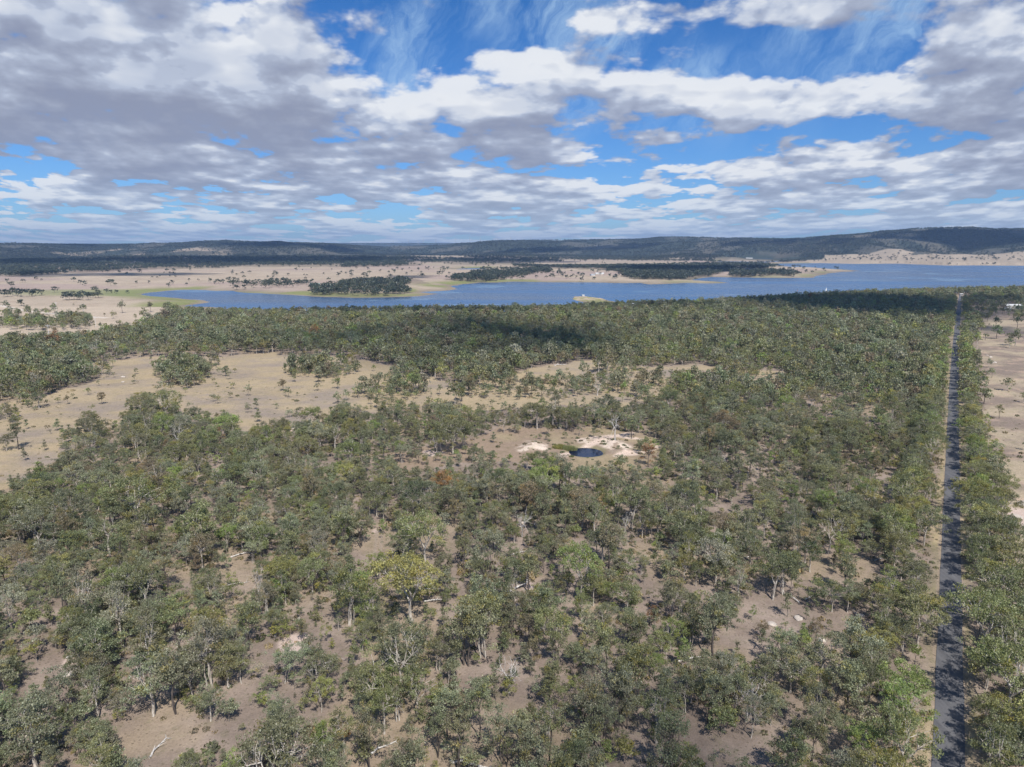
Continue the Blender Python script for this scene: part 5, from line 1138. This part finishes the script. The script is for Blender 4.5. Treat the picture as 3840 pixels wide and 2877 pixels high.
# boulders and fallen wood
def boulder_mesh(seed):
    import bmesh
    bm = bmesh.new(); bmesh.ops.create_icosphere(bm, subdivisions=3, radius=1.0); rg2 = np.random.default_rng(seed); o = rg2.uniform(0, 50, 3)
    for v in bm.verts:
        n = fbm(np.array([v.co.x * 1.1 + o[0]]), np.array([v.co.y * 1.1 + v.co.z * 0.9 + o[1]]), 3, seed)[0]
        v.co *= 0.72 + 0.55 * n; v.co.z *= 0.62
    me = bpy.data.meshes.new('boulder'); bm.to_mesh(me); bm.free(); me.materials.append(M['stone']); return me
BM_ = [boulder_mesh(i) for i in (1, 2, 3)]
for k, (px, py, s, lb) in enumerate([(408 / 1.538, 1128, 1.9, None), (665, 800, 0, None)][:0] + [(153, 1460, 1.8, 'rounded tan boulder in the opening at the lower left edge'), (1724, 1337, 1.4, 'pale round boulder in the bare slope left of the road'), (1668, 1350, 1.3, 'low pale boulder below the slope with white logs'), (1776, 1383, 1.1, 'small white boulder on the slope above the grey gum'),
        (232, 794, 1.8, 'white boulder at the back of the golden clearing, one of three'), (215, 789, 1.0, 'smallest white boulder at the back of the golden clearing'), (213, 794, 1.2, 'low white boulder at the back edge of the golden clearing'), (266, 815, 1.8, 'white boulder in the middle of the golden clearing'), (266, 826, 1.3, 'flat white boulder just in front of another in the golden clearing'),
        (634, 927, 2.6, 'pinkish flat rock beside the dark green gum at the clearing edge'), (1114, 873, 1.1, 'small pale rock in the shaded scrub beyond the dam'), (2117, 760, 1.5, 'pale rock near the fence of the right paddock'), (2140, 772, 1.5, 'pale rock in the middle of the right paddock'), (2148, 784, 2.2, 'largest white rock of the right paddock'), (2132, 768, 1.1, 'tiny pale rock in the right paddock'),
        (2210, 1092, 3.0, 'wide pale slab of rock at the right paddock edge'), (2195, 1118, 2.2, 'lower pale slab of rock at the right paddock edge'), (2186, 1287, 1.5, 'tan boulder in the dry grass beyond the roadside trees'), (1130, 1130, 1.0, 'pale stone on the bare track in the middle scrub'), (1860, 1330, 0.9, 'white stone at the foot of the roadside gums'), (1750, 1180, 1.0, 'small stone under the slender gums')]):
    x, y, z = at_px(px * K, py * K); o = bpy.data.objects.new('boulder', BM_[k % 3]); COL.objects.link(o); o.location = (x, y, z + s * 0.12); o.scale = (s, s * 0.8, s * 0.7); o.rotation_euler = (0, 0, k * 1.3); tag(o, lb, 'boulder', 'boulders lying in the dry grass')
def log_mesh(seed):
    rg2 = np.random.default_rng(seed); V, F = [], []
    L = 7.0; p = bend(rg2, np.array([-L / 2, 0, 0.25]), np.array([L / 2, rg2.normal(0, 0.6), 0.3]), 6, 0.05); tube(V, F, p, np.linspace(0.30, 0.12, 6), 7)
    for _ in range(5):
        q = p[rg2.integers(2, 6)]; d = np.array([rg2.uniform(0, 1.2), rg2.normal(0, 1), rg2.uniform(0, 0.8)]); d /= np.linalg.norm(d); tube(V, F, bend(rg2, q, q + d * rg2.uniform(1.2, 2.8), 4, 0.08), np.linspace(0.11, 0.03, 4), 4)
    return to_mesh('fallen_log', V, F, BARK['dead'])
LG = [log_mesh(i) for i in (1, 2, 3)]
for k, (px, py, s, a) in enumerate([(1756, 1292, 0.9, 0.4), (1711, 1294, 0.8, 2.0), (346, 1618, 0.8, 1.3), (700, 1440, 1.0, 0.7), (512, 1263, 0.7, 0.3), (240, 1430, 0.7, 0.1), (1120, 1197, 0.9, 0.5), (1115, 1275, 1.3, 0.8), (1375, 1217, 0.8, 0.0), (1620, 1205, 0.7, 0.2), (1490, 1427, 1.0, 0.3), (1850, 1326, 0.6, 1.4), (1730, 1378, 0.6, 0.9), (170, 1420, 0.8, 0.2), (1010, 1660, 1.1, -0.4), (620, 1110, 0.9, 0.3), (60, 1135, 0.9, 0.5), (830, 1620, 0.8, 0.5), (1340, 1490, 0.9, 1.2), (1900, 1210, 0.7, 0.4), (1420, 1060, 1.0, 0.2), (520, 1200, 0.9, 0.6), (940, 1300, 0.9, 0.1), (1210, 790, 1.5, 0.2)]):
    x, y, z = at_px(px * K, py * K); o = bpy.data.objects.new('fallen_log', LG[k % 3]); COL.objects.link(o); o.location = (x, y, z); o.scale = (s, s, s); o.rotation_euler = (0, 0, a)
    tag(o, place_label([('bleached', 'grey white', 'weathered')[k % 3]], 'fallen log', px * K, py * K, s), 'fallen log', 'bleached logs lying on the ground')
# low shrubs on the dug banks of the dam, and the reeds
SHR = [tuft_mesh('shrub', 60 + i, 90, 1.0, 0.9, LEAF) for i in range(3)]
for k in range(46):
    a = rg.uniform(0, math.tau); rr = rg.uniform(POND_R + 2.5, 26); x, y = POND[0] + rr * math.cos(a) * 1.15, POND[1] + rr * math.sin(a) * 0.9 + 4
    if math.hypot(x - POND[0], y - POND[1]) < POND_R + 2.2: continue
    z = hz(x, y); s = rg.uniform(0.45, 1.15); o = bpy.data.objects.new('shrub', SHR[k % 3]); COL.objects.link(o); o.location = (x, y, z - 0.05); o.scale = (s * 1.25, s * 1.25, s); o.rotation_euler = (0, 0, rg.uniform(0, 6))
    o['tint'] = [[0.13, 0.15, 0.07], [0.19, 0.16, 0.09], [0.16, 0.17, 0.10]][k % 3]; q = to_px(x, y, z)
    tag(o, place_label([('olive', 'brownish', 'grey green')[k % 3]], 'shrub by dam', float(q[0]), float(q[1]), s), 'shrub', 'low shrubs on the sandy banks of the dam')
def reed_mesh():
    rg2 = np.random.default_rng(8); V, F, T_ = [], [], []
    for i in range(1500):
        a = rg2.uniform(0, math.tau); r = math.sqrt(rg2.random()); x, y = r * 6.5 * math.cos(a), r * 2.6 * math.sin(a); h = rg2.uniform(1.3, 2.6) * (1 - 0.3 * r); d = rg2.uniform(0, math.tau); u = np.array([math.cos(d), math.sin(d), 0]) * 0.06
        b = len(V); p = np.array([x, y, -0.3]); q = p + np.array([rg2.normal(0, 0.35), rg2.normal(0, 0.35), h]); V += [p - u, p + u, q + u * 0.4, q - u * 0.4]; F.append((b, b + 1, b + 2, b + 3)); t_ = rg2.uniform(0.4, 1); T_ += [[t_, (0.9 if x < -1 else 0.1) * rg2.uniform(0.6, 1), 0, 1]] * 4
    return to_mesh('reeds', V, F, LEAF, T_)
o = bpy.data.objects.new('reeds', reed_mesh()); COL.objects.link(o); gx, gy = gpt(2118, 1682); o.location = (gx, gy, hz(gx, gy) + 0.1); o.rotation_euler = (0, 0, -0.35); o['tint'] = [0.20, 0.21, 0.085]
tag(o, 'bright green and straw reeds growing at the edge of the farm dam', 'reeds', kind='stuff')

# ------------------------------------------------------------------ clouds overhead, whose shadows lie on the land
def cloud_material():
    m = bpy.data.materials.new('cloud'); m.use_nodes = True; nt = m.node_tree; nt.nodes.clear(); out = nd(nt, 'ShaderNodeOutputMaterial')
    geo = nd(nt, 'ShaderNodeNewGeometry'); n = noise(nt, N(nt, geo.outputs['Position']), 0.006, 5.0, 0.6)
    d = nd(nt, 'ShaderNodeBsdfDiffuse'); d.inputs[0].default_value = (0.85, 0.86, 0.88, 1); tr = nd(nt, 'ShaderNodeBsdfTransparent')
    mx = nd(nt, 'ShaderNodeMixShader'); at = nd(nt, 'ShaderNodeAttribute', attribute_name='thick'); link(nt, n.ramp(0.34, 0.60, 0.25, 1.0) * N(nt, at.outputs['Fac']), mx.inputs[0]); link(nt, tr.outputs[0], mx.inputs[1]); link(nt, d.outputs[0], mx.inputs[2]); link(nt, mx.outputs[0], out.inputs[0]); return m
def cloud_puffs(spots, H=2450.0):
    import bmesh
    bm = bmesh.new(); rg2 = np.random.default_rng(3); off = (-sdir.x / -sdir.z, -sdir.y / -sdir.z)
    thick = []
    for px, D, RX, RY, n, th in spots:
        gy = D; gx = (px * K - CX) / F_PX * CP * D
        for k in range(n):
            a = k * 2.4; q = math.sqrt((k + 0.5) / n) * 0.8; cx, cy = gx + RX * q * math.cos(a), gy + RY * q * math.sin(a)
            r = 0.42 * min(RX, RY) * rg2.uniform(0.8, 1.3) * (1 if n > 4 else 1.4); ex = max(1.0, RX / RY * 0.7); ey = max(1.0, RY / RX * 0.7)
            Z = H + (cx and 0); ox = cx - off[0] * Z * -1 * -1; 
            px_ = cx - sdir.x / -sdir.z * Z; py_ = cy - sdir.y / -sdir.z * Z
            res = bmesh.ops.create_icosphere(bm, subdivisions=3, radius=1.0); thick += [th] * len(res['verts']); o1 = rg2.uniform(0, 90)
            cs = np.array([tuple(v.co) for v in res['verts']]); nn_ = fbm(cs[:, 0] * 1.4 + o1, cs[:, 1] * 1.4 + cs[:, 2], 4, 9)
            for v, f in zip(res['verts'], nn_):
                s = 0.65 + 0.75 * f; zz = v.co.z * s * min(r, 160) * (1.0 if v.co.z > 0 else 0.25)
                v.co = Vector((px_ + v.co.x * s * r * ex, py_ + v.co.y * s * r * ey, Z + zz))
    me = bpy.data.meshes.new('clouds'); bm.to_mesh(me); bm.free(); me.materials.append(cloud_material()); me.attributes.new('thick', 'FLOAT', 'POINT').data.foreach_set('value', thick); me.polygons.foreach_set('use_smooth', [True] * len(me.polygons))
    o = bpy.data.objects.new('clouds', me); COL.objects.link(o); tag(o, 'white cumulus overhead throwing the shadow patches on the land', 'clouds', kind='stuff')
# where their shadows fall on the land: bearing (2212 px wide), distance, half width, half depth (m), number of puffs
cloud_puffs([(1010, 740, 130, 190, 9, 0.24), (1200, 700, 80, 70, 4, 0.2), (900, 1010, 240, 55, 10, 0.38), (1420, 1090, 190, 50, 8, 0.32), (1850, 1130, 190, 190, 16, 0.45), (2140, 1200, 95, 90, 6, 0.5), (1480, 118, 38, 40, 6, 0.35), (240, 2250, 320, 170, 9, 0.5), (40, 3500, 600, 800, 10, 0.5), (600, 3900, 800, 700, 10, 0.5), (1080, 4200, 500, 600, 7, 0.5), (1490, 2650, 330, 250, 9, 0.9), (880, 2150, 90, 80, 4, 0.5),
             (620, 6400, 650, 420, 9, 0.9), (2120, 4900, 600, 500, 10, 0.95), (1150, 6300, 420, 300, 6, 0.8), (1330, 6300, 420, 260, 6, 0.8), (110, 6300, 520, 300, 6, 0.8), (2190, 820, 40, 60, 4, 0.5), (1660, 5800, 380, 280, 6, 0.8), (1850, 5200, 300, 260, 5, 0.8), (700, 700, 90, 60, 5, 0.25)])

# ------------------------------------------------------------------ air
def haze():
    b = MB().box(-13500, 13500, -2500, 17900, -16.0, 330.0); m = bpy.data.materials.new('haze'); m.use_nodes = True; nt = m.node_tree; nt.nodes.clear()
    out = nd(nt, 'ShaderNodeOutputMaterial'); v = nd(nt, 'ShaderNodeVolumePrincipled'); v.inputs['Color'].default_value = (0.42, 0.64, 1.0, 1); v.inputs['Density'].default_value = HAZE; v.inputs['Anisotropy'].default_value = 0.1
    link(nt, v.outputs[0], out.inputs['Volume']); o = b.build('haze', m); tag(o, 'thin blue haze lying over the whole valley', 'haze', kind='stuff')
HAZE = 5.4e-5
haze()
